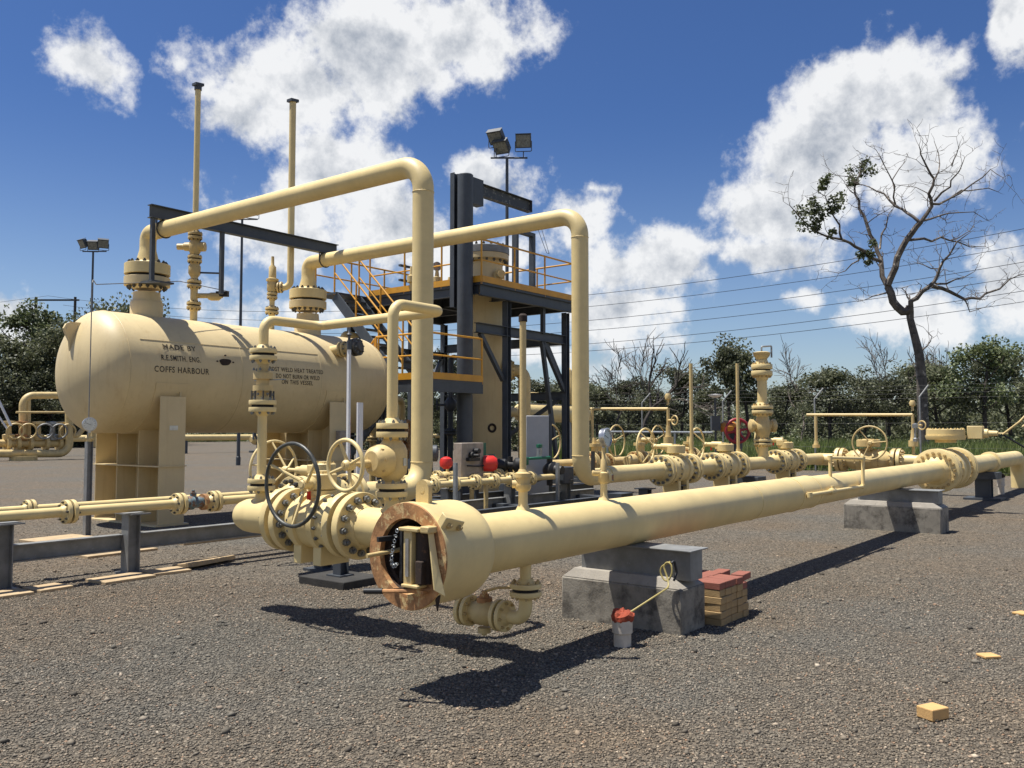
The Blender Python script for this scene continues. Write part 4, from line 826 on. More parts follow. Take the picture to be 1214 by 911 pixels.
# paver slabs lying on the gravel
for i, (x0, y0, x1, y1, a, lab) in enumerate(((4.85, 9.22, 5.45, 9.62, .05, 'tan slab under the left rack post'), (5.5, 9.30, 5.95, 9.66, -.1, 'tan slab right of the left rack post'), (5.98, 9.5, 6.72, 9.82, .25, 'tilted tan slab under the small blue valve'),
        (7.2, 11.5, 9.1, 12.15, .02, 'long tan slab on gravel before the vessel saddle'), (6.0, 13.2, 6.85, 13.9, .1, 'tan slab by the gauge post'), (5.7, 11.3, 6.7, 11.8, .05, 'tan slab behind the left rack beam'), (3.75, 9.25, 4.15, 9.6, 0, 'tan slab at the left picture edge'), (4.2, 9.28, 4.55, 9.62, .1, 'small tan slab near the left picture edge'))):
    o = solo('paver_slab', B().box((-(x1-x0)/2, -(y1-y0)/2, -.02), ((x1-x0)/2, (y1-y0)/2, .032)), M_SLAB, lab+' ', 'paver slab', group='tan slabs on the gravel', bevel=.006, smooth=False)
    o['label'] = lab; o.location = ((x0+x1)/2, (y0+y1)/2, .0 if i != 2 else .03); o.rotation_euler = (0 if i != 2 else -.12, 0, a)

# ================================================================== CONTROL GEAR BEHIND THE BARREL
c = V((12.3, 10.45, 0)); t = thing('control_cabinet', 'dusty instrument cabinet with red domes and black valves behind launcher', 'instrument panel', c)
part('cabinet', B().box((12.0, 10.35, .80), (12.62, 10.55, 1.43)), M_TANP, t, bevel=.01)
for x in (12.08, 12.54): part('leg', B().box((x-.03, 10.42, .3), (x+.03, 10.48, .80)), M_STEEL, t)
part('gauge_cluster', B().lathe((12.25, 10.35, 1.2), -Y_, [(0, .07), (.08, .07), (.09, .03), (.2, .03)], 14).lathe((12.35, 10.35, 1.28), -Y_, [(0, .05), (.12, .05)], 12).box((12.12, 10.25, 1.1), (12.4, 10.35, 1.16)).tube([(12.1, 10.3, 1.02), (12.4, 10.28, 1.0), (12.7, 10.3, 1.02)], .015, 6), M_BLACK, t)
part('red_dome', B().lathe((12.66, 10.38, 1.04), RT, [(0, .15), (.18, .15), (.25, .1), (.27, 0)], 22), M_RED, t); part('red_dome', B().lathe((11.55, 10.32, 1.1), Z_, [(-.12, .05), (-.07, .11), (0, .12), (.06, .1), (.09, .05), (.1, 0)], 20), M_RED, t)
part('teal_actuator', B().lathe((11.55, 10.7, 1.25), RT, [(-.2, .1), (-.18, .15), (.12, .15), (.14, .1)], 18).cyl((11.5, 10.7, .8), (11.5, 10.7, 1.2), .05), M_STEEL, t)
part('green_coupling', B().lathe((13.1, 10.6, 1.12), RT, [(-.16, .06), (-.1, .08), (.1, .08), (.12, .05)], 14).box((12.92, 10.6, 1.15), (13.0, 10.66, 1.42)), M_GREEN, t)
part('black_regulator', B().lathe((13.5, 10.4, .98), RT, [(-.28, .07), (-.25, .13), (-.1, .13), (-.05, .08), (.05, .08), (.1, .15), (.25, .15), (.3, .06)], 18).cyl((13.5, 10.4, .8), (13.5, 10.4, 1.15), .05), M_BLACK, t)
c = V((13.9, 9.9, 0)); t = thing('green_actuator', 'green and black actuated valve beside the farther overhead pipe base', 'actuator', c)
part('actuator_arm', B().bar((13.5, 9.95, 1.12), (13.85, 9.7, 1.14), .08, .05).cyl((13.45, 9.98, 1.0), (13.45, 9.98, 1.15), .05, n=10), M_GREEN, t, bevel=.01); part('bottle', B().lathe((13.7, 9.85, 1.16), Z_, [(0, .055), (.16, .055), (.17, .03)], 12), M_GALV, t); part('bottle_cap', B().lathe((13.7, 9.85, 1.33), Z_, [(0, .06), (.06, .06), (.07, 0)], 12), M_GREEN, t)
part('body', B().lathe((13.9, 9.75, .9), -Y_, [(-.1, .1), (0, .16), (.1, .16), (.15, .1), (.3, .08)], 18).cyl((13.9, 9.75, .6), (13.9, 9.75, 1.12), .06), M_BLACK, t); part('conduit', B().tube([(13.3, 10.0, 1.1), (13.1, 9.9, .8), (13.4, 9.7, .7), (13.8, 9.6, .8)], .018, 6, bend=.1), M_BLACK, t)
part('gearbox', B().box((14.1, 9.55, .62), (14.45, 9.85, .95)), M_STEEL, t, bevel=.02)
for px, lab in ((540, 'short galvanised stanchion by the red domes'), (661, 'short galvanised stanchion below the green actuator')):
    g = onY(px, 549, 9.25); solo('stanchion', B().bar((g.x, 9.25, 0), (g.x, 9.25, g.z), .055, .055), M_GALV, lab, 'post', loc=(g.x, 9.25, 0), group='galvanised stanchions')
rr = random.Random(3)
for k in range(5):
    x = 11.0+k*1.35; y = 10.5+(k % 2)*.35; t = thing('small_valve_line', ['short cream valve line left of the instrument cabinet', 'short cream valve line below the red domes', 'short cream valve line under the black regulator', 'short cream valve line left of the green actuator', 'short cream valve line behind the green actuator'][k], 'pipe', (x, y, .6), 'small valve lines behind the launcher')
    part('pipe', B().cyl((x-.9, y, .80), (x+.75, y, .80), .05, n=14), M_CREAM, t)
    for q in (-.45, .1): flanges_pair(t, (x+q, y, .80), X_, .125, .04, .05, 8, M_NUTD)
    part('body', B().lathe((x-.36, y, .80), X_, [(0, .06), (.08, .1), (.3, .1), (.38, .06)], 16).cyl((x-.17, y, .85), (x-.17, y, 1.0), .03), M_CREAM2, t)

# ================================================================== PLATFORM, STAIRS AND VERTICAL VESSEL
PZ = 5.2
pf = thing('access_platform', 'dark steel access platform with yellow handrails and stairs', 'platform', (17.5, 14.5, 0))
dk = part('deck', B().box((15.95, 13.15, PZ-.05), (19.9, 17.95, PZ)).box((14.9, 17.1, PZ-.05), (15.95, 17.95, PZ)), M_STEEL, pf)
for a, b_ in (((15.95, 13.2), (19.9, 13.2)), ((15.95, 17.9), (19.9, 17.9)), ((15.95, 15.5), (19.9, 15.5))): part('floor_beam', B().ibeam((*a, PZ-.19), (*b_, PZ-.19), .13, .27, .014), M_STEEL, pf)
for x in (16.0, 17.2, 18.5, 19.85): part('floor_beam', B().ibeam((x, 13.28, PZ-.17), (x, 17.9, PZ-.17), .12, .23, .014), M_STEEL, pf)
for x, y in ((16.05, 15.4), (17.18, 13.35), (19.8, 13.35), (19.8, 17.8), (16.05, 17.8), (18.4, 17.8)): part('column', B().ibeam((x, y, 0), (x, y, PZ-.33), .16, .16, .014), M_STEEL, pf)
part('side_beam', B().ibeam((16.0, 13.36, 4.12), (19.8, 13.36, 4.12), .15, .24, .014), M_STEEL, pf); part('side_beam', B().ibeam((17.1, 17.8, 3.9), (19.8, 17.8, 3.9), .15, .22, .014), M_STEEL, pf)
part('side_beam', B().ibeam((19.8, 13.4, 2.6), (19.8, 17.8, 2.6), .15, .22, .014), M_STEEL, pf); part('side_beam', B().ibeam((19.8, 13.4, 4.12), (19.8, 17.8, 4.12), .15, .24, .014), M_STEEL, pf)
for a, b_ in (((18.75, 13.36, 4.95), (18.75, 13.36, 4.2)), ((18.75, 13.36, 4.0), (19.75, 13.36, 2.7)), ((19.0, 13.45, 4.0), (19.75, 13.45, 3.0)), ((18.7, 13.36, 4.0), (19.5, 13.36, .3)), ((16.2, 13.4, 4.0), (17.1, 13.4, 2.9)), ((19.8, 13.6, 2.5), (19.8, 17.6, .2)), ((17.2, 17.8, .3), (19.7, 17.8, 3.8)), ((16.05, 15.5, .2), (16.05, 17.7, 4.8))): part('brace', B().bar(a, b_, .10, .10), M_STEEL, pf)
def handrail(pts, h=1.02, kick=True, spacing=1.25, root=None):
    root = root or pf
    P = [V(p) for p in pts]
    r = part('handrail', B().tube([p+Z_*h for p in P], .024, 10), M_YEL, root); part('mid_rail', B().tube([p+Z_*h*.52 for p in P], .02, 8), M_YEL, r)
    for a, b_ in zip(P, P[1:]):
        n = max(1, round((b_-a).length/spacing)); horiz = abs(a.z-b_.z) < .01
        for i in range(n+1):
            q = a+(b_-a)*(i/n)
            if i == 0 and a is not P[0]: continue
            part('rail_post', B().tube([q-Z_*.06, q+Z_*h], .024, 8), M_YEL, r)
        if kick and horiz:
            s = (b_-a).normalized(); part('kick_plate', B().obox((a+b_)/2+Z_*.07+s.cross(Z_)*.035, s*(b_-a).length/2, s.cross(Z_)*.006, Z_*.075), M_YEL, r)
handrail([(15.97, 17.0, PZ), (15.97, 13.17, PZ), (19.88, 13.17, PZ), (19.88, 17.93, PZ), (14.92, 17.93, PZ)])
LZ2 = 2.8
part('landing', B().box((14.1, 13.1, LZ2-.05), (15.95, 14.85, LZ2)).box((14.1, 13.1, LZ2-.28), (15.95, 13.2, LZ2-.051)).box((14.1, 13.21, LZ2-.28), (14.2, 14.85, LZ2-.051)), M_STEEL, pf)
for x, y in ((14.2, 13.2), (14.2, 14.7), (15.8, 14.7)): part('column', B().ibeam((x, y, 0), (x, y, LZ2-.28), .13, .13, .012), M_STEEL, pf)
handrail([(14.12, 14.8, LZ2), (14.12, 13.12, LZ2), (15.93, 13.12, LZ2)])
def flight(x0, x1, ya, za, yb, zb, n, rails):
    st = part('stair_flight', B().bar((x0, ya, za-.1), (x0, yb, zb-.1), .04, .26).bar((x1, ya, za-.1), (x1, yb, zb-.1), .04, .26), M_STEEL, pf)
    for i in range(1, n):
        f = i/n; y = ya+(yb-ya)*f; z = za+(zb-za)*f; part('tread', B().box((x0+.021, y-.12, z-.035), (x1-.021, y+.12, z)), M_STEEL, st)
    for x in rails: handrail([(x, ya, za), (x, yb, zb)], .98, False, 1.1)
flight(14.95, 15.75, 14.75, LZ2, 17.2, PZ, 12, (14.93, 15.77)); flight(14.15, 14.9, 14.86, LZ2, 17.7, .05, 13, (14.13,))
# hoist column and jib
t = thing('hoist_column', 'tall round grey steel column with jib beam beside the platform', 'jib crane', (15.78, 13.55, 0))
part('column', B().lathe((15.78, 13.52, 0), Z_, [(0, .19), (7.78, .19), (7.8, .17)], 32), M_STEEL, t); part('back_plate', B().ibeam((15.70, 13.80, 4.6), (15.70, 13.80, 7.86), .13, .16, .016, X_), M_STEEL, t)
part('head_plate', B().box((15.9, 13.4, 7.12), (16.32, 13.62, 7.76)), M_STEEL, t); part('jib_beam', B().ibeam((16.32, 13.52, 7.55), (18.4, 13.52, 7.55), .16, .31, .016), M_MANG, t)
part('jib_stiffener', B().box((18.38, 13.44, 7.41), (18.395, 13.6, 7.69)), M_STEEL, t)
# lattice door frame on the deck
a = onY(611, 345, 14.3); b_ = onY(631, 345, 14.3); t = thing('gate_frame', 'dark upright rectangular steel frame standing on the platform deck', 'frame', (a.x, 14.3, PZ))
zt = onY(620, 274, 14.3).z
for x in (a.x, b_.x): part('upright', B().box((x-.05, 14.22, PZ), (x+.05, 14.38, zt-.101)), M_STEEL, t)
part('head', B().box((a.x-.05, 14.22, zt-.1), (b_.x+.05, 14.38, zt)), M_STEEL, t); part('sill', B().box((a.x+.051, 14.24, PZ+.12), (b_.x-.051, 14.36, PZ+.24)), M_STEEL, t)
solo('hoist_cable', B().tube([onY(634, 262, 13.7), onY(648, 300, 13.3), onY(651, 301, 13.3), onY(641, 268, 13.7)], .008, 5), M_WIRE, 'thin wires hanging from pipe to the yellow handrail', 'cable')
# vertical vessel
vv = V((17.42, 14.25, 0)); t = thing('filter_vessel', 'tall upright cream filter vessel rising through the platform', 'vessel', vv)
part('shell', B().lathe(vv+Z_*.5, Z_, [(0, .2), (.12, .40), (.25, .46), (5.6, .46)], 40), M_VES, t)
part('skirt', B().lathe(vv, Z_, [(0, .46), (.7, .46)], 32), M_VES, t)
part('head_flange', B().lathe(vv+Z_*6.02, Z_, [(0, .47), (.02, .62), (.16, .62)], 40), M_VES, t); part('lid', B().lathe(vv+Z_*6.19, Z_, [(0, .63), (.17, .63), (.19, .58), (.19, 0)], 40), M_GALVD, t)
part('lid_bolts', B().nuts(vv+Z_*6.38, Z_, .55, 18, .035, .05).nuts(vv+Z_*6.03, -Z_, .55, 18, .035, .05), M_NUTD, t, kind='stuff')
nzp = vv+Z_*3.2; part('outlet_pipe', B().tube([nzp+RT*.4, nzp+RT*1.02, V((nzp.x+RT.x*1.02, nzp.y+RT.y*1.02, .95))], .16, 20, bend=.24), M_CREAM2, t)
flanges_pair(t, nzp+RT*.62, RT, .27, .07, .16, 12, M_NUTC, M_CREAM2)
mh = vv+V((RT.x*.2, RT.y*.2, 1.72))-V((FW.x, FW.y, 0))*.42; part('hand_hole', B().torus(mh, V((RT.x*.4, RT.y*.4, 0))-V((FW.x, FW.y, 0)), .09, .03, 20, 8), M_RUSTD, t)
part('side_fitting', B().lathe(vv+V((RT.x*.35, RT.y*.35, 5.6))-V((FW.x, FW.y, 0))*.4, V((RT.x*.4, RT.y*.4, 0))-V((FW.x, FW.y, 0)), [(0, .14), (.1, .14), (.1, .08), (.25, .1), (.27, 0)], 14), M_CREAM2, t)
for k, (px, py, h) in enumerate(((488, 345, .62), (518, 342, .45), (533, 343, .3))):
    g = gnd(px, py, PZ); tt = thing('deck_instrument', ['cream relief fitting standing on the platform deck', 'small round gauge standing on the platform deck', 'small cream fitting on the platform deck'][k], 'instrument', g)
    part('body', B().lathe(g, Z_, [(0, .05), (h*.3, .06), (h*.35, .12), (h*.6, .12), (h*.65, .06), (h, .04), (h, 0)], 12), M_CREAM2, tt)
    if k == 1: gauge(tt, g+Z_*(h+.1), (-.5, -.85, 0), .11)
t = thing('light_bracket', 'small dark twin bracket post on platform deck', 'bracket', gnd(480, 348, PZ)); g = gnd(480, 348, PZ)
part('post', B().cyl(g, g+Z_*.75, .03, n=8), M_STEEL, t)
for z in (.3, .68): part('arm', B().box(g+V((-.2, -.04, z)), g+V((.2, .04, z+.05))), M_STEEL, t)
# tangle of pipework under the platform
rr = random.Random(11)
labs = ['cream vertical pipe under the stair landing', 'rusty valve pipe under the platform beside the landing', 'cream pipe riser below the platform middle', 'dark pipe riser behind the round column', 'cream standpipe behind the lower landing', 'slim grey riser under the platform edge', 'thin rusty riser under the landing rail', 'cream riser near the upright vessel']
for k, lab in enumerate(labs):
    x = 15.2+rr.random()*2.6; y = 15.0+rr.random()*3.0; m = [M_CREAM2, M_RUST, M_CREAM2, M_STEEL, M_CREAM, M_GALVD, M_RUST, M_CREAM2][k]; hgt = [2.5, 1.7, 3.2, 3.6, 4.2, 2.9, 1.9, 3.0][k]
    t = thing('pipe_riser', lab, 'pipe', (x, y, 0), 'pipe risers under the platform')
    part('pipe', B().tube([(x, y, 0), (x, y, hgt), (x+.7, y+.2, hgt), (x+.7, y+.2, hgt-.8)], .06+.04*rr.random(), 12, bend=.2), m, t)
    flanges_pair(t, (x, y, hgt*.45), Z_, .17, .045, .08, 8, M_NUTD, m); part('valve', B().lathe((x, y, hgt*.6), Z_, [(0, .08), (.1, .16), (.25, .16), (.35, .08)], 14).cyl((x, y, hgt*.6+.17), V((x, y, hgt*.6+.17))-RT*.35, .03), m, t); part('wheel', B().torus(V((x, y, hgt*.6+.17))-RT*.35, RT, .14, .018, 20, 6), m, t)
# horizontal filter, cabinet, wheel valve behind barrel
q = dep(648, 490, 27); t = thing('horizontal_filter', 'small horizontal cream drum behind the platform braces', 'vessel', (q.x, q.y, 0))
a = q-X_*1.3; b_ = q+X_*2.2; part('drum', B().lathe(a, X_, [(-.22, 0), (-.18, .14), (-.08, .25), (0, .28), (3.5, .28), (3.58, .25), (3.68, .14), (3.72, 0)], 28), M_CREAM, t)
for x in (.5, 3.0): part('support', B().box((a.x+x-.08, a.y-.2, 0), (a.x+x+.08, a.y+.2, a.z-.2)), M_STEEL, t)
part('end_pipe', B().tube([a-X_*.1, a-X_*.9, (a.x-.9, a.y, .6)], .14, 16, bend=.2), M_CREAM2, t); part('top_pipe', B().tube([a+V((.2, 0, .2)), a+V((.2, 0, .55)), a+V((3.2, 0, .55)), a+V((3.2, 0, .2))], .07, 12, bend=.1), M_CREAM2, t)
part('top_valve', B().lathe(a+V((2.6, 0, .28)), Z_, [(0, .1), (.2, .16), (.35, .12), (.6, .16), (.75, .08), (1.1, .06), (1.2, 0)], 12), M_CREAM2, t)
q = dep(637, 521, 17.5); t = thing('grey_cabinet', 'pale grey upright cabinet behind the tall launcher vent pipe', 'cabinet', (q.x, q.y, 0)); sx = V((RT.x, RT.y, 0)); sy = V((FW.x, FW.y, 0)).normalized()
part('box', B().obox((q.x, q.y, 1.15), sx*.225, sy*.15, Z_*.80), M_PANEL, t, bevel=.01); part('door_seam', B().obox(V((q.x, q.y, 1.35))-sy*.152, sx*.03, sy*.003, Z_*.008), M_BLACK, t)
part('edge_post', B().obox(V((q.x, q.y, 1.12))+sx*.26, sx*.03, sy*.1, Z_*.87), M_STEEL, t); part('plinth', B().obox((q.x, q.y, .17), sx*.2, sy*.12, Z_*.17), M_STEEL, t)
# second row of valves behind the right header
t = thing('rear_header', 'cream header pipe in the second row behind the right header', 'pipe', (19, 10.9, .5)); part('pipe', B().cyl((14.6, 10.9, .9), (19.2, 10.9, .9), .12, n=20), M_CREAM2, t); part('pipe', B().cyl((19.2, 10.9, .9), (23.4, 10.9, .9), .12, n=20), M_CREAM2, t)
for k, (x, px, py, lab) in enumerate(((14.95, 663, 512, 'thin wheeled valve just left of the farther overhead pipe'), (17.6, 735, 527, 'rear row valve left of the first right header wheel'), (19.6, 790, 522, 'rear row valve with half hidden wheel behind the first right valve'))):
    w = onY(px, py, 10.6); ball_valve(lab, (x, 10.9, .9), X_, .7, .18, .22, .06, .12, wheel=V((x-.1, 10.45, 1.42)), wdir=-Y_, wR=.36, wr=.018, gz=.42, gear=(.14, .12), nutm=M_RUST, m=M_CREAM2, dish=.06, shaft=.25, spokes=3, tagc=False, group='rear row valves', wm=M_CREAM2)
for k, (x, r) in enumerate(((16.4, .25), (18.4, .22), (21.0, .28))):
    t = thing('flange_stack', ['yellowed flange cluster behind the gauge on the barrel', 'rusty flange cluster between the rear wheels', 'cream flange cluster behind the thin vent posts'][k], 'fitting', (x, 10.3, .4)); 
    for q in (-.2, .12): flanges_pair(t, (x+q, 10.3, .95), X_, r, .06, .12, 12, M_RUST, M_CREAM2)
    part('body', B().lathe((x-.6, 10.3, .95), X_, [(0, .1), (.2, .15), (.5, .16), (.9, .15), (1.1, .1)], 18).lathe((x, 10.3, 1.1), Z_, [(0, .08), (.2, .08), (.2, .14), (.27, .14), (.27, .05), (.4, .04)], 12), M_CREAM2, t)
q = dep(872, 511, 26); t = thing('red_wheel_valve', 'valve with crimson handwheel and orange dome behind the right header', 'valve', (q.x, q.y, 0)); nrm = -V((FW.x, FW.y, 0)).normalized()
hand_wheel(t, q+nrm*.2, nrm, .34, .045, 6, .02, M_CRIM, .2); part('orange_dome', B().lathe(q-sx*.22+Z_*.12, Z_, [(-.15, .22), (0, .28), (.1, .24), (.18, .1), (.19, 0)], 18), M_ORNG, t); part('body', B().lathe((q.x, q.y, .3), Z_, [(0, .12), (.6, .14), (.9, .2), (1.3, .2), (1.4, .1)], 16), M_STEEL, t)
q = dep(848, 484, 26); t = thing('sensor_mast', 'short dark mast with white sensor head behind right header', 'sensor', (q.x, q.y, 0)); part('mast', B().cyl((q.x, q.y, 0), (q.x, q.y, q.z+.3), .035, n=8), M_STEEL, t); part('box', B().obox((q.x, q.y, q.z-.45), sx*.13, sy*.1, Z_*.22), M_STEEL, t); part('head', B().lathe((q.x, q.y, q.z+.3), Z_, [(0, .05), (.06, .2), (.1, .22), (.12, 0)], 12), M_WHITE, t)
solo('guard_rail', B().cyl(onX(712, 512, 30), onX(845, 513, 30), .04, n=8).cyl(onX(720, 512, 30), V((30, onX(720, 512, 30).y, 0)), .04, n=8).cyl(onX(800, 512, 30), V((30, onX(800, 512, 30).y, 0)), .04, n=8), M_GALV, 'low grey guard rail behind the right header wheels', 'rail')

# ================================================================== FAR LEFT PLANT (y about 52)
FY = 52.0; q = lambda px, py, dy=0: onY(px, py, FY+dy)
t = thing('far_pipe_arch', 'distant cream pipe arch at far left beside the vessel', 'pipe', (q(27, 535).x, FY, 0)); part('pipe', B().tube([q(27, 536), q(27, 469), q(112, 469), q(112, 530)], .2, 18, bend=.6), M_CREAM2, t); part('inner_leg', B().cyl(q(33.5, 471), q(33.5, 530), .13, n=12), M_CREAM2, t)
t = thing('far_header', 'distant thick cream low header pipe at far left', 'pipe', (q(40, 538).x, FY-.8, 0)); part('pipe', B().tube([q(-60, 538, -.8), q(82, 538, -.8), q(82, 488, -.8)], .22, 18, bend=.6), M_CREAM2, t); part('support', B().cyl(V((q(20, 545).x, FY-.8, 0)), q(20, 541, -.8), .2, n=12).lathe((q(20, 545).x, FY-.8, 0), Z_, [(0, .7), (.25, .7)], 20), M_CREAM2, t)
t = thing('far_balance_line', 'distant thin cream bar across the far left pipes', 'pipe', (q(50, 489).x, FY-1.2, 1)); part('bar', B().cyl(q(19, 489, -1.2), q(84, 489, -1.2), .06, n=8), M_CREAM2, t)
t = thing('far_valve_row', 'distant row of cream valves at far left', 'valve', (q(40, 525).x, FY-.3, 0)); b = B()
part('pipe', B().cyl(q(-60, 526, -.3), q(82, 526, -.3), .22, n=14).tube([q(75, 517, -.6), q(92, 517, -.6), q(100, 507, -.6), q(100, 500, -.6)], .14, 12, bend=.3), M_CREAM2, t)
for px in (-8, 6, 18, 33, 52, 68, 78):
    v_ = q(px, 526, -.3); part('flange', B().lathe(v_, X_, [(0, .42), (.18, .42)], 20), M_CREAM2, t)
for k, px in enumerate((10, 25, 45, 62, 72)):
    v_ = q(px, 522, -.3); part('bonnet', B().lathe(v_, Z_, [(0, .3), (.3, .32), (.35, .15), (.9, .12), (.9, .35), (1.05, .35), (1.07, 0)], 12), [M_CREAM2, M_RUST, M_CREAM2, M_GALV, M_CREAM2][k], t); part('wheel', B().torus(v_+V((.1, -.6, .5)), (.2, 1, .2), .42, .05, 20, 6), [M_CREAM2, M_CREAM2, M_GALVD, M_GALVD, M_CREAM2][k], t)
t = thing('far_white_rails', 'distant white sloping stair rails at the left picture edge', 'rail', (q(0, 510).x, FY-2, 0)); part('rail', B().cyl(q(-4, 470, -2), q(13, 505, -2), .07, n=8), M_WHITE, t); part('rail', B().cyl(q(-12, 478, -2), q(8, 508, -2), .05, n=8), M_WHITE, t)
solo('far_pipeline', B().cyl((24, 58, 1.15), (95, 58, 1.15), .22, n=14), M_CREAM, 'distant low cream pipeline seen under and beyond the vessel', 'pipe', loc=(50, 58, 0))
for i, x in enumerate((36, 44, 52, 60)): solo('far_support', B().box((x-.3, 57.6, 0), (x+.3, 58.4, .93)), M_STEEL, ['nearest', 'second nearest', 'third nearest', 'farthest'][i]+' dark stub support under the low far pipeline', 'pipe support', loc=(x, 58, 0), group='stub supports under the far pipeline')
t = thing('far_valve', 'distant cream valve on the far pipeline below the vessel', 'valve', (onY(310, 520, 56).x, 56, 0)); v_ = onY(308, 521, 56)
part('body', B().lathe(v_-X_*.8, X_, [(0, .2), (.3, .42), (.45, .42), (.5, .3), (1.1, .3), (1.15, .42), (1.3, .42), (1.6, .2)], 16), M_CREAM2, t); part('stem', B().tube([v_+V((-.8, -.3, 0)), v_+V((-.8, -.3, .9)), v_+V((-.4, -.3, -.4))], .09, 8), M_STEEL, t); part('support', B().cyl((v_.x, 56, 0), v_, .25, n=10).lathe((v_.x, 56, 0), Z_, [(0, .8), (.15, .8)], 16), M_STEEL, t)

# ================================================================== FLOODLIGHT MASTS
def mast(label, px, D, ytop, lamps):
    p = dep(px, 511, D); zt = dep(px, ytop, D).z; t = thing('light_mast', label, 'floodlight', (p.x, p.y, 0), 'floodlight masts')
    part('pole', B().lathe((p.x, p.y, 0), Z_, [(0, .11), (.4, .11), (.42, .085), (zt, .055)], 14), M_STEEL, t)
    top = V((p.x, p.y, zt)); part('crossarm', B().cyl(top-sx*.6, top+sx*.75, .035, n=8), M_STEEL, t)
    for (dx, dz, yaw, tilt) in lamps:
        c = top+sx*dx+Z_*dz; n = (-sy*math.cos(yaw)+sx*math.sin(yaw)); n = (n*math.cos(tilt)-Z_*math.sin(tilt)).normalized(); u = n.cross(Z_).normalized(); w = u.cross(n)
        hd = part('lamp_head', B().prism([c-u*.28+w*.25+n*.1, c-u*.28+w*.22-n*.12, c-u*.28-w*.16-n*.16, c-u*.28-w*.25+n*.1], u*.56).obox(c+w*.26, n*.13, u*.29, w*.01), M_STEEL, t)
        part('glass', B().obox(c+n*.104, n*.004, u*.25, w*.21), M_GLASS, hd)
        part('bracket', B().tube([c-u*.3, c-u*.3-Z_*.38, c+u*.3-Z_*.38, c+u*.3], .016, 6, bend=.05).cyl(c-Z_*.38, (top.x+sx.x*dx, top.y+sx.y*dx, top.z), .02, n=6), M_STEEL, t)
mast('floodlight mast with three lamps at the far left behind the vessel', 105, 49, 296, ((-.58, .45, -.6, .5), (0, .35, .1, .5), (.55, .45, .5, .5)))
mast('floodlight mast rising behind the vessel between the two vents', 283, 42, 257, ((-.45, .42, .2, 1.25), (.5, .42, .4, 1.25)))
mast('tallest looking floodlight mast behind the platform jib', 601, 31.5, 182, ((-.40, .78, -.45, .75), (-.2, .42, -.45, .75), (.6, .62, -.1, .25)))

# ================================================================== FENCE
FX = 36.0
fence = thing('security_fence', 'wire security fence with cranked post tops behind the plant', 'fence', (FX, 12, 0)); 
ys = [-12+4.0*i for i in range(10)]
for y in [s+.0 for s in ys]:
    part('post', B().tube([(FX, y, 0), (FX, y, 2.95), (FX+.35, y-.25, 3.4)], .035, 8), M_GALVD, fence)
b = B()
for z in (.1, 1.0, 1.95, 2.9): b.cyl((FX, ys[0], z), (FX, ys[-1], z), .0025, n=4)
for k in (.3, .65, 1.0): b.cyl((FX+.35*k, ys[0]-.25*k, 2.95+.45*k), (FX+.35*k, ys[-1]-.25*k, 2.95+.45*k), .0025, n=4)
part('strand_wires', b, M_WIRE, fence, kind='stuff')
b = B(); n_ = int((ys[-1]-ys[0])/.16)
for i in range(n_):
    y = ys[0]+i*.16
    for s in (-1, 1):
        y2 = y+s*1.4
        if ys[0] <= y2 <= ys[-1]: b.cyl((FX, y, .1), (FX, y2, 2.9), .0022, n=3)
part('chain_mesh', b, M_WIRE, fence, kind='stuff')

# ================================================================== POWER LINE
pa, pb = dep(66, 356, 112), dep(1430, 238, 60)
pz = pa.z
t = thing('power_pole', 'distant twin pole power line frame rising above left trees', 'power pole', (pa.x, pa.y, 0)); du = (V((pb.x, pb.y, 0))-V((pa.x, pa.y, 0))).normalized(); dn = V((-du.y, du.x, 0))
for s in (-1, 1): part('pole', B().lathe((pa.x+sx.x*s*2.5, pa.y+sx.y*s*2.5, 0), Z_, [(0, .22), (pz+.4, .16)], 10), M_WOODP, t)
part('crossarm', B().bar(pa-sx*3, pa+sx*3, .2, .2), M_WOODP, t); part('stay', B().cyl(pa-sx*2.5, pa-sx*14-Z_*11, .03, n=4), M_WIRE, t)
for k, (dz, off, sag) in enumerate(((.4, -.9, 4.6), (-.5, .9, 4.4), (-2.1, -.9, 4.4), (-2.9, .9, 4.2), (-4.2, -.9, 4.4), (-4.8, .9, 4.2))):
    A = V((pa.x, pa.y, pz+dz))+dn*off*1.2; Bq = V((pb.x, pb.y, pb.z+dz))+dn*off*1.2; pts = []
    for i in range(41):
        f = i/40; p = A+(Bq-A)*f; p.z -= sag*4*f*(1-f); pts.append(p)
    solo('power_wire', B().tube(pts, .022, 5), M_WIRE, ['topmost', 'second highest', 'third highest', 'fourth highest', 'fifth highest', 'lowest'][k]+' overhead power wire crossing the sky', 'wire', loc=pa, group='overhead power wires')
    pts = [A, A-sx*20-Z_*2.0+sy*3, A-sx*60-Z_*1.5+sy*9]
    if k % 2 == 0: solo('power_wire', B().tube(pts, .022, 5), M_WIRE, ['upper', '', 'middle', '', 'lower'][k]+' power wire leaving the far left pole', 'wire', loc=pa, group='overhead power wires')

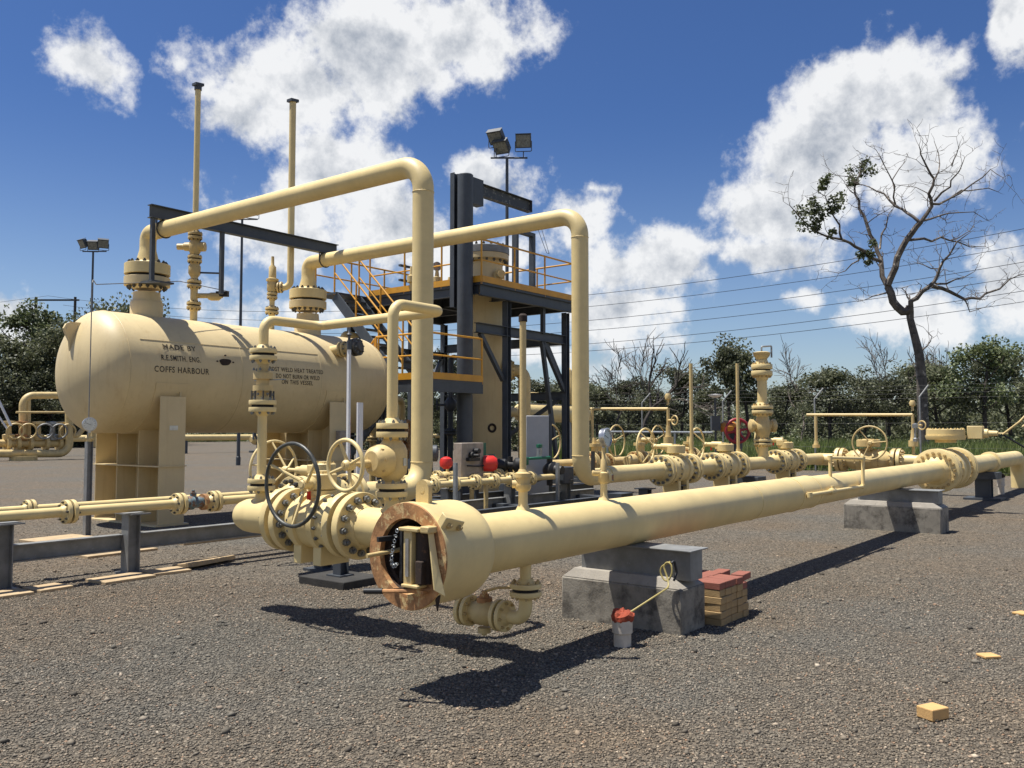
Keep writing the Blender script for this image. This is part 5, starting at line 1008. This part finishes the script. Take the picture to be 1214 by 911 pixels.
# ================================================================== TREES
def leaf_quads(C, size, rng, droop=.5):
    """C: (n,3) leaf centres -> quads"""
    n = len(C); a = rng.random(n)*6.283; el = (rng.random(n)-.5)*1.6-droop*.6
    d = np.stack([np.cos(a)*np.cos(el), np.sin(a)*np.cos(el), np.sin(el)], 1); r = rng.normal(size=(n, 3)); w = np.cross(d, r); w /= np.linalg.norm(w, axis=1)[:, None]+1e-6
    l = size*(.6+.8*rng.random(n))[:, None]; wd = l*(.28+.2*rng.random(n))[:, None]
    P = np.stack([C-d*l*.5, C+w*wd-d*l*.05, C+d*l*.5, C-w*wd-d*l*.05], 1).reshape(-1, 3); T = np.arange(n*4).reshape(-1, 4); return P, T
def wander(p, d, ln, n, amp, rng, up=.0):
    pts = [V(p)]; d = V(d).normalized()
    for i in range(n):
        d = (d+V(rng.normal(size=3))*amp+Z_*up).normalized(); pts.append(pts[-1]+d*(ln/n))
    return pts, d
def gum_parts(seed, h, spread, nclump, nleaf, lsize, crown0=.32, clump_r=.1, slim=False):
    rng = np.random.default_rng(seed); wood = B(); cl = []
    tr, d = wander((0, 0, -.1), (rng.normal()*.06, rng.normal()*.06, 1), h*.82, 7, .07, rng, .05); wood.tube(tr, h*.020, 7, r2=h*.005)
    for i in range(nclump):
        f = crown0+(1-crown0)*(i+.5)/nclump; k = min(6, f*.95*7); j = int(k); p = tr[j]+(tr[min(j+1, 7)]-tr[j])*(k-j)
        a = i*2.4+rng.random(); prof = math.sin(min(1, (f-crown0*.6)/(1-crown0*.6))*math.pi*.86+.25); ln = spread*(.35+.65*rng.random())*max(.25, prof)
        br, _ = wander(p, (math.cos(a), math.sin(a), .35+.4*rng.random()), ln, 4, .2, rng, .05); wood.tube(br, h*.007, 5, r2=h*.002)
        for q in range(3):
            b2, _ = wander(br[2+q % 3], (math.cos(a+rng.normal()), math.sin(a+rng.normal()), .5), ln*.4, 2, .25, rng); wood.tube(b2, h*.003, 4, r2=h*.0012); cl.append(b2[-1])
        cl.append(br[-1])
    cl.append(tr[-1]); C = []
    for c in cl:
        m = max(4, int(nleaf/len(cl)*(.4+1.2*rng.random()))); R = h*clump_r*(.6+.8*rng.random()); g = rng.normal(size=(m, 3)); g /= np.linalg.norm(g, axis=1)[:, None]; g *= (rng.random(m)**.45)[:, None]*R; g[:, 2] *= .72
        C.append(g+np.array(c))
    return wood, leaf_quads(np.concatenate(C), lsize, rng)
PROTO = {}
def proto(k):
    if k not in PROTO:
        cfg = {'a': (1, 10, 3.4, 15, 8500, .21), 'b': (2, 10, 2.9, 14, 7600, .20, .25), 'c': (3, 10, 4.0, 17, 9500, .21, .22, .11), 'd': (4, 10, 2.3, 13, 6500, .19, .38, .085), 'e': (5, 10, 3.3, 12, 5200, .20, .35, .085), 'f': (6, 10, 2.0, 14, 4600, .21, .45, .075), 'g': (8, 10, 4.4, 20, 10500, .21, .12, .12)}[k]
        w, (P, T) = gum_parts(*cfg); PROTO[k] = (mesh('trunk', w, M_BARKD), npmesh('crown', P, T, M_LEAF if k != 'e' else M_LEAFG, 4))
    return PROTO[k]
def place_tree(k, px, D, ytop, label, group='gum trees beyond the fence', wide=1.):
    p = dep(px, 511, D); h = H+(511-ytop)*D/F; s = h/8.8
    t = thing('gum_tree', label, 'tree', (p.x, p.y, -.02), group); t.rotation_euler = (0, 0, random.random()*6.28); t.scale = (s*wide, s*wide, s)
    for nm, me in zip(('trunk', 'crown'), proto(k)):
        o = bpy.data.objects.new(nm, me); COL.objects.link(o); o.parent = t
    return t
ordn = 'first second third fourth fifth sixth seventh eighth ninth tenth eleventh twelfth thirteenth fourteenth fifteenth sixteenth seventeenth eighteenth nineteenth twentieth'.split()
row = [('a', 708, 62, 452, 1.1), ('c', 738, 66, 446, 1.), ('b', 776, 58, 452, 1.), ('a', 806, 64, 432, 1.), ('d', 832, 60, 452, 1.1), ('f', 868, 58, 391, .8), ('f', 891, 60, 397, .85), ('b', 920, 62, 446, 1.1), ('c', 985, 58, 432, 1.15), ('a', 1024, 63, 441, 1.), ('d', 1052, 58, 438, 1.1), ('b', 1078, 66, 418, 1.), ('c', 1122, 60, 428, 1.1), ('e', 1165, 58, 392, 1.), ('a', 1200, 62, 414, 1.), ('b', 1238, 58, 420, 1.)]
for i, (k, px, D, y, w) in enumerate(row):
    lab = {5: 'left one of two tall slender dark gums behind the thin posts', 6: 'right one of two tall slender dark gums behind the thin posts', 13: 'tallest leafy green gum at the right, beyond the dead tree'}.get(i, 'leafy gum behind the fence, %s from the left in that row' % ordn[i])
    place_tree(k, px, D, y, lab, wide=w)
left = [('e', 38, 92, 350, .95), ('a', 12, 88, 392, 1.), ('c', 70, 96, 385, .9), ('b', 92, 90, 366, .9), ('d', 128, 95, 362, 1.), ('a', 155, 100, 346, .7), ('c', -15, 85, 420, 1.1), ('g', 52, 86, 440, 1.1), ('g', 5, 84, 458, 1.1), ('g', 108, 90, 440, 1.1)]
for i, (k, px, D, y, w) in enumerate(left): place_tree(k, px, D, y, 'tallest leafy gum at far left below the power pole' if i == 0 else 'leafy gum at far left, %s counted among those behind the vessel' % ordn[i], 'gum trees at far left', wide=w)
mid = [('b', 432, 84, 478, 1.2), ('c', 468, 80, 470, 1.2), ('a', 505, 78, 440, 1.), ('d', 535, 74, 408, 1.), ('c', 566, 78, 450, 1.2), ('b', 600, 72, 440, 1.), ('a', 640, 70, 447, 1.1), ('c', 678, 68, 450, 1.)]
for i, (k, px, D, y, w) in enumerate(mid): place_tree(k, px, D, y, 'leafy gum seen through the platform steelwork, %s from the left' % ordn[i], 'gum trees behind the platform', wide=w)
# deep woodland and undergrowth: one mass
rng = np.random.default_rng(21)
def mass(name, label, spots, per, R, size, m, cat):
    C = []
    for (x, y, h, w) in spots:
        k = 7
        for _ in range(k):
            c = np.array([x+rng.normal()*w*.4, y+rng.normal()*w*.4, h*(.12+.8*rng.random())]); g = rng.normal(size=(per//k, 3)); g /= np.linalg.norm(g, axis=1)[:, None]; g *= (rng.random(len(g))**.5)[:, None]*w*R; C.append(g+c)
    C = np.concatenate(C); C[:, 2] = np.abs(C[:, 2]); P, T = leaf_quads(C, size, rng); return tag(npobj(name, P, T, m, 4), label, cat, kind='stuff')
sp = []
for i in range(130):
    px = rng.uniform(420, 1290); D = rng.uniform(70, 115); p = dep(px, 511, D); sp.append((p.x, p.y, rng.uniform(2.6, 6.0)*D/90, rng.uniform(3.0, 4.6)))
for i in range(70):
    px = rng.uniform(-80, 200); D = rng.uniform(88, 120); p = dep(px, 511, D); sp.append((p.x, p.y, rng.uniform(3.5, 7), rng.uniform(3, 5)))
for i in range(90):
    px = rng.uniform(150, 440); D = rng.uniform(130, 190); p = dep(px, 511, D); sp.append((p.x, p.y, rng.uniform(5, 9), rng.uniform(5, 7)))
for i in range(110):   # woodland outside the frame on both sides
    px = rng.choice([rng.uniform(1300, 2600), rng.uniform(-1400, -60)]); D = rng.uniform(60, 110); p = dep(px, 511, D); sp.append((p.x, p.y, rng.uniform(5, 9), rng.uniform(3, 5)))
mass('woodland', 'dark green mass of bush and scrub beyond the fence', sp, 1100, .42, .28, M_LEAF, 'woodland')
sp = []
for i in range(60):
    px = rng.uniform(640, 1300); D = rng.uniform(56, 68); p = dep(px, 511, D); sp.append((p.x, p.y, rng.uniform(.7, 1.5), rng.uniform(1.2, 2.0)))
mass('scrub', 'low green scrub between the fence and the trees', sp, 260, .45, .2, M_LEAFG, 'scrub')
# tall grass beyond the gravel
def grass(spots, hmin, hmax, wd):
    n = len(spots); a = rng.random(n)*6.283; h = hmin+(hmax-hmin)*rng.random(n); lean = rng.normal(size=(n, 2))*.28*h[:, None]
    b = np.array(spots); P = np.zeros((n, 3, 3)); P[:, 0, :2] = b+np.stack([np.cos(a), np.sin(a)], 1)*wd; P[:, 1, :2] = b-np.stack([np.cos(a), np.sin(a)], 1)*wd; P[:, 2, :2] = b+lean; P[:, 2, 2] = h
    return P.reshape(-1, 3), np.arange(n*3).reshape(-1, 3)
s1_ = np.stack([36.7+24*rng.random(60000)**1.3, -25+52*rng.random(60000)], 1); P1, T1 = grass(s1_, .4, 1.35, .03)
s2_ = np.stack([20+110*rng.random(16000), 118+14*rng.random(16000)], 1); P2, T2 = grass(s2_, .5, 1.2, .07)
s3_ = np.stack([125+16*rng.random(9000), 27+92*rng.random(9000)], 1); P3, T3 = grass(s3_, .5, 1.2, .07)
s4_ = np.stack([36.7+88*rng.random(6000), 25+2.5*rng.random(6000)], 1); P4, T4 = grass(s4_, .4, 1.0, .03)
P = np.concatenate([P1, P2, P3, P4]); o = 0; Ts = []
for p, t_ in ((P1, T1), (P2, T2), (P3, T3), (P4, T4)): Ts.append(t_+o); o += len(p)
tag(npobj('tall_grass', P, np.concatenate(Ts), M_GRASS), 'tall green grass along the edge of the gravel yard', 'grass', kind='stuff')

# ---- the big half dead tree on the right, limbs laid out along the photographed silhouette
TD = 47.0; trng = np.random.default_rng(5)
def tp_(zx, zy, k=0.): return dep(900+zx/3.373, 150+zy/3.373, TD+k)
wood = B(); tips = []
def limb(zs, r0, r1, k0, k1, twigs=1.):
    n = len(zs); pts = [tp_(x, y, k0+(k1-k0)*i/(n-1)) for i, (x, y) in enumerate(zs)]
    fine = [pts[0]]
    for a, b_ in zip(pts, pts[1:]):
        fine += [(a+b_)/2+V(trng.normal(size=3))*(b_-a).length*.06, b_]
    wood.tube(fine, r0*1.25, 8, r2=r1*1.3)
    m = len(fine)
    for i in range(2, m):
        for _k in range(int(trng.random() < .85*twigs)+int(trng.random() < .4*twigs)):
            d = (fine[i]-fine[i-1]).normalized(); sd = V(trng.normal(size=3)); d2 = (d*.5+sd*.45+Z_*.2).normalized(); L_ = .6+1.5*trng.random(); rr_ = max(.012, (r0+(r1-r0)*i/m)*.42)
            q, _ = wander(fine[i], d2, L_, 5, .3, trng, .04); wood.tube(q, rr_, 5, r2=.006)
            for j in (2, 3, 4):
                if trng.random() < .85:
                    q2, _ = wander(q[j], V(trng.normal(size=3))+Z_*.3, .25+.6*trng.random(), 3, .35, trng); wood.tube(q2, max(.012, rr_*.5), 4, r2=.006)
    q, _ = wander(fine[-1], fine[-1]-fine[-2], .5, 4, .3, trng); wood.tube(q, r1, 5, r2=.004)
base = tp_(668, 1330); base.z = 0
b0 = [base, V((tp_(655, 1150).x, tp_(655, 1150).y, 1.6)), tp_(650, 1010), tp_(640, 911), tp_(622, 840), tp_(603, 765), tp_(598, 715)]
wood.tube(b0, .32, 12, r2=.15)
limb([(600, 735), (575, 742), (535, 700), (514, 640)], .19, .15, 0, .2, 0)
limb([(514, 640), (492, 600), (487, 530), (462, 460), (430, 390), (400, 330), (383, 270), (388, 215), (405, 170)], .12, .025, .2, 2.5)
limb([(487, 540), (440, 522), (385, 482), (330, 452), (270, 440), (205, 400), (158, 358), (124, 318)], .085, .015, .2, -2.0)
limb([(330, 452), (322, 395), (280, 320), (235, 262)], .05, .012, -1, -1.6); limb([(400, 535), (345, 578), (280, 580)], .035, .01, -.3, 1)
limb([(483, 490), (490, 430), (515, 360), (535, 330)], .05, .015, .5, 1.8); limb([(400, 230), (360, 200), (310, 195)], .03, .01, 2.4, 3)
limb([(514, 635), (545, 565), (572, 485), (612, 425), (648, 380)], .15, .11, .1, -1.0, .3)
limb([(648, 380), (690, 320), (678, 270), (700, 210), (672, 165), (645, 110), (640, 80)], .085, .015, -1, -2.2); limb([(700, 215), (722, 150), (700, 60)], .035, .01, -2, -1)
limb([(640, 382), (590, 345), (545, 320), (500, 270), (440, 242), (385, 228)], .07, .015, -1, 1.2); limb([(545, 312), (543, 240), (505, 165), (468, 95)], .04, .01, -.4, -1.8); limb([(540, 250), (560, 170), (585, 130)], .03, .008, -.6, .6)
limb([(688, 310), (760, 290), (835, 258), (955, 262)], .06, .012, -1.2, .6); limb([(700, 300), (765, 242), (800, 180), (822, 125)], .05, .01, -1.2, -3); limb([(770, 160), (790, 110), (805, 60)], .03, .008, -2, -2.4)
limb([(755, 292), (850, 232), (925, 172), (975, 205)], .04, .01, -.6, -2); limb([(655, 378), (720, 358), (800, 345), (905, 372)], .05, .01, -1, 1.5)
limb([(600, 455), (690, 460), (760, 456), (842, 482), (905, 482)], .06, .012, -.3, 1.8); limb([(770, 455), (830, 425), (845, 415)], .03, .01, .8, 1.6)
limb([(606, 770), (606, 700), (650, 662), (700, 622), (722, 568), (762, 512), (832, 432)], .13, .02, 0, -1.2); limb([(690, 640), (760, 660), (822, 692), (882, 690), (962, 650), (1002, 612), (1062, 590)], .09, .015, -.2, 1.4)
limb([(822, 692), (842, 742), (905, 722)], .03, .01, .6, 1.2); limb([(705, 630), (785, 612), (862, 580)], .05, .012, -.4, -2); limb([(720, 570), (660, 555), (625, 545)], .03, .01, -.6, .4); limb([(512, 665), (452, 680), (418, 695)], .04, .01, .1, .8)
limb([(642, 900), (670, 880), (690, 840)], .05, .012, 0, .5)
bt = thing('bare_tree', 'big half dead gum with bare twisting limbs at the right', 'tree', base)
part('trunk', wood, M_BARK, bt)
C = []
for (zx, zy, R, n, k) in ((190, 335, .8, 420, -1.6), (225, 300, .6, 200, -1.7), (255, 250, .6, 280, -1.5), (300, 335, .75, 360, -1.2), (245, 375, .55, 220, -1.4), (405, 165, .75, 380, 2.4), (360, 218, .5, 200, 2.2), (418, 500, .6, 320, -.2), (440, 545, .35, 100, 0), (225, 420, .35, 90, -1.5), (290, 425, .4, 100, -1.2)):
    c = np.array(tp_(zx, zy, k)); 
    for _ in range(5):
        g = trng.normal(size=(n//5, 3)); g /= np.linalg.norm(g, axis=1)[:, None]; g *= (trng.random(len(g))**.6)[:, None]*R*.5; C.append(g+c+trng.normal(size=3)*R*.42)
P, T = leaf_quads(np.concatenate(C)-np.array(base), .15, trng); npobj('crown', P, T, M_LEAFG, 4, bt)
# dead trees
def dead_tree(label, px, D, ytop, seed, m, spread=.5, levels=4, rtr=.012):
    r = np.random.default_rng(seed); p = dep(px, 511, D); h = H+(511-ytop)*D/F; w = B()
    def rec(q, d, ln, rad_, lev):
        pts, d2 = wander(q, d, ln, 5, .16, r, .04); w.tube(pts, rad_, 6 if lev > 1 else 4, r2=rad_*.55)
        if lev == 0: return
        for k in range(3 if lev > 1 else 4):
            i = [5, 4, 3, 2][k % 4] if lev < levels else [5, 5, 4, 3][k % 4]
            rec(pts[i], (d2+V(r.normal(size=3))*spread+Z_*.15).normalized(), ln*(.58+.2*r.random()), max(.02, rad_*.56), lev-1)
    rec((p.x, p.y, -.1), (r.normal()*.05, r.normal()*.05, 1), h*.40, h*rtr, levels)
    t = thing('dead_tree', label, 'tree', (p.x, p.y, 0), 'bare dead trees'); part('trunk', w, m, t)
dead_tree('bare dark dead tree standing left of the thin vent posts', 757, 52, 388, 31, M_BARKD, .62, 3, .024)
dead_tree('pale spindly dead tree behind the thin vent posts', 808, 60, 378, 32, M_BARK, .42, 4, .009)
dead_tree('pale spindly dead tree right of the tall flanged stack', 948, 58, 368, 33, M_BARK, .38, 4, .009)
dead_tree('small bare dead tree just right of the farther overhead pipe', 722, 56, 405, 34, M_BARKD, .5, 4, .01)
dead_tree('bare grey dead tree behind the big half dead gum', 1118, 62, 398, 35, M_BARK, .45, 4, .009)
dead_tree('bare thin dead tree left of the big half dead gum trunk', 1052, 60, 395, 36, M_BARK, .45, 4, .008)
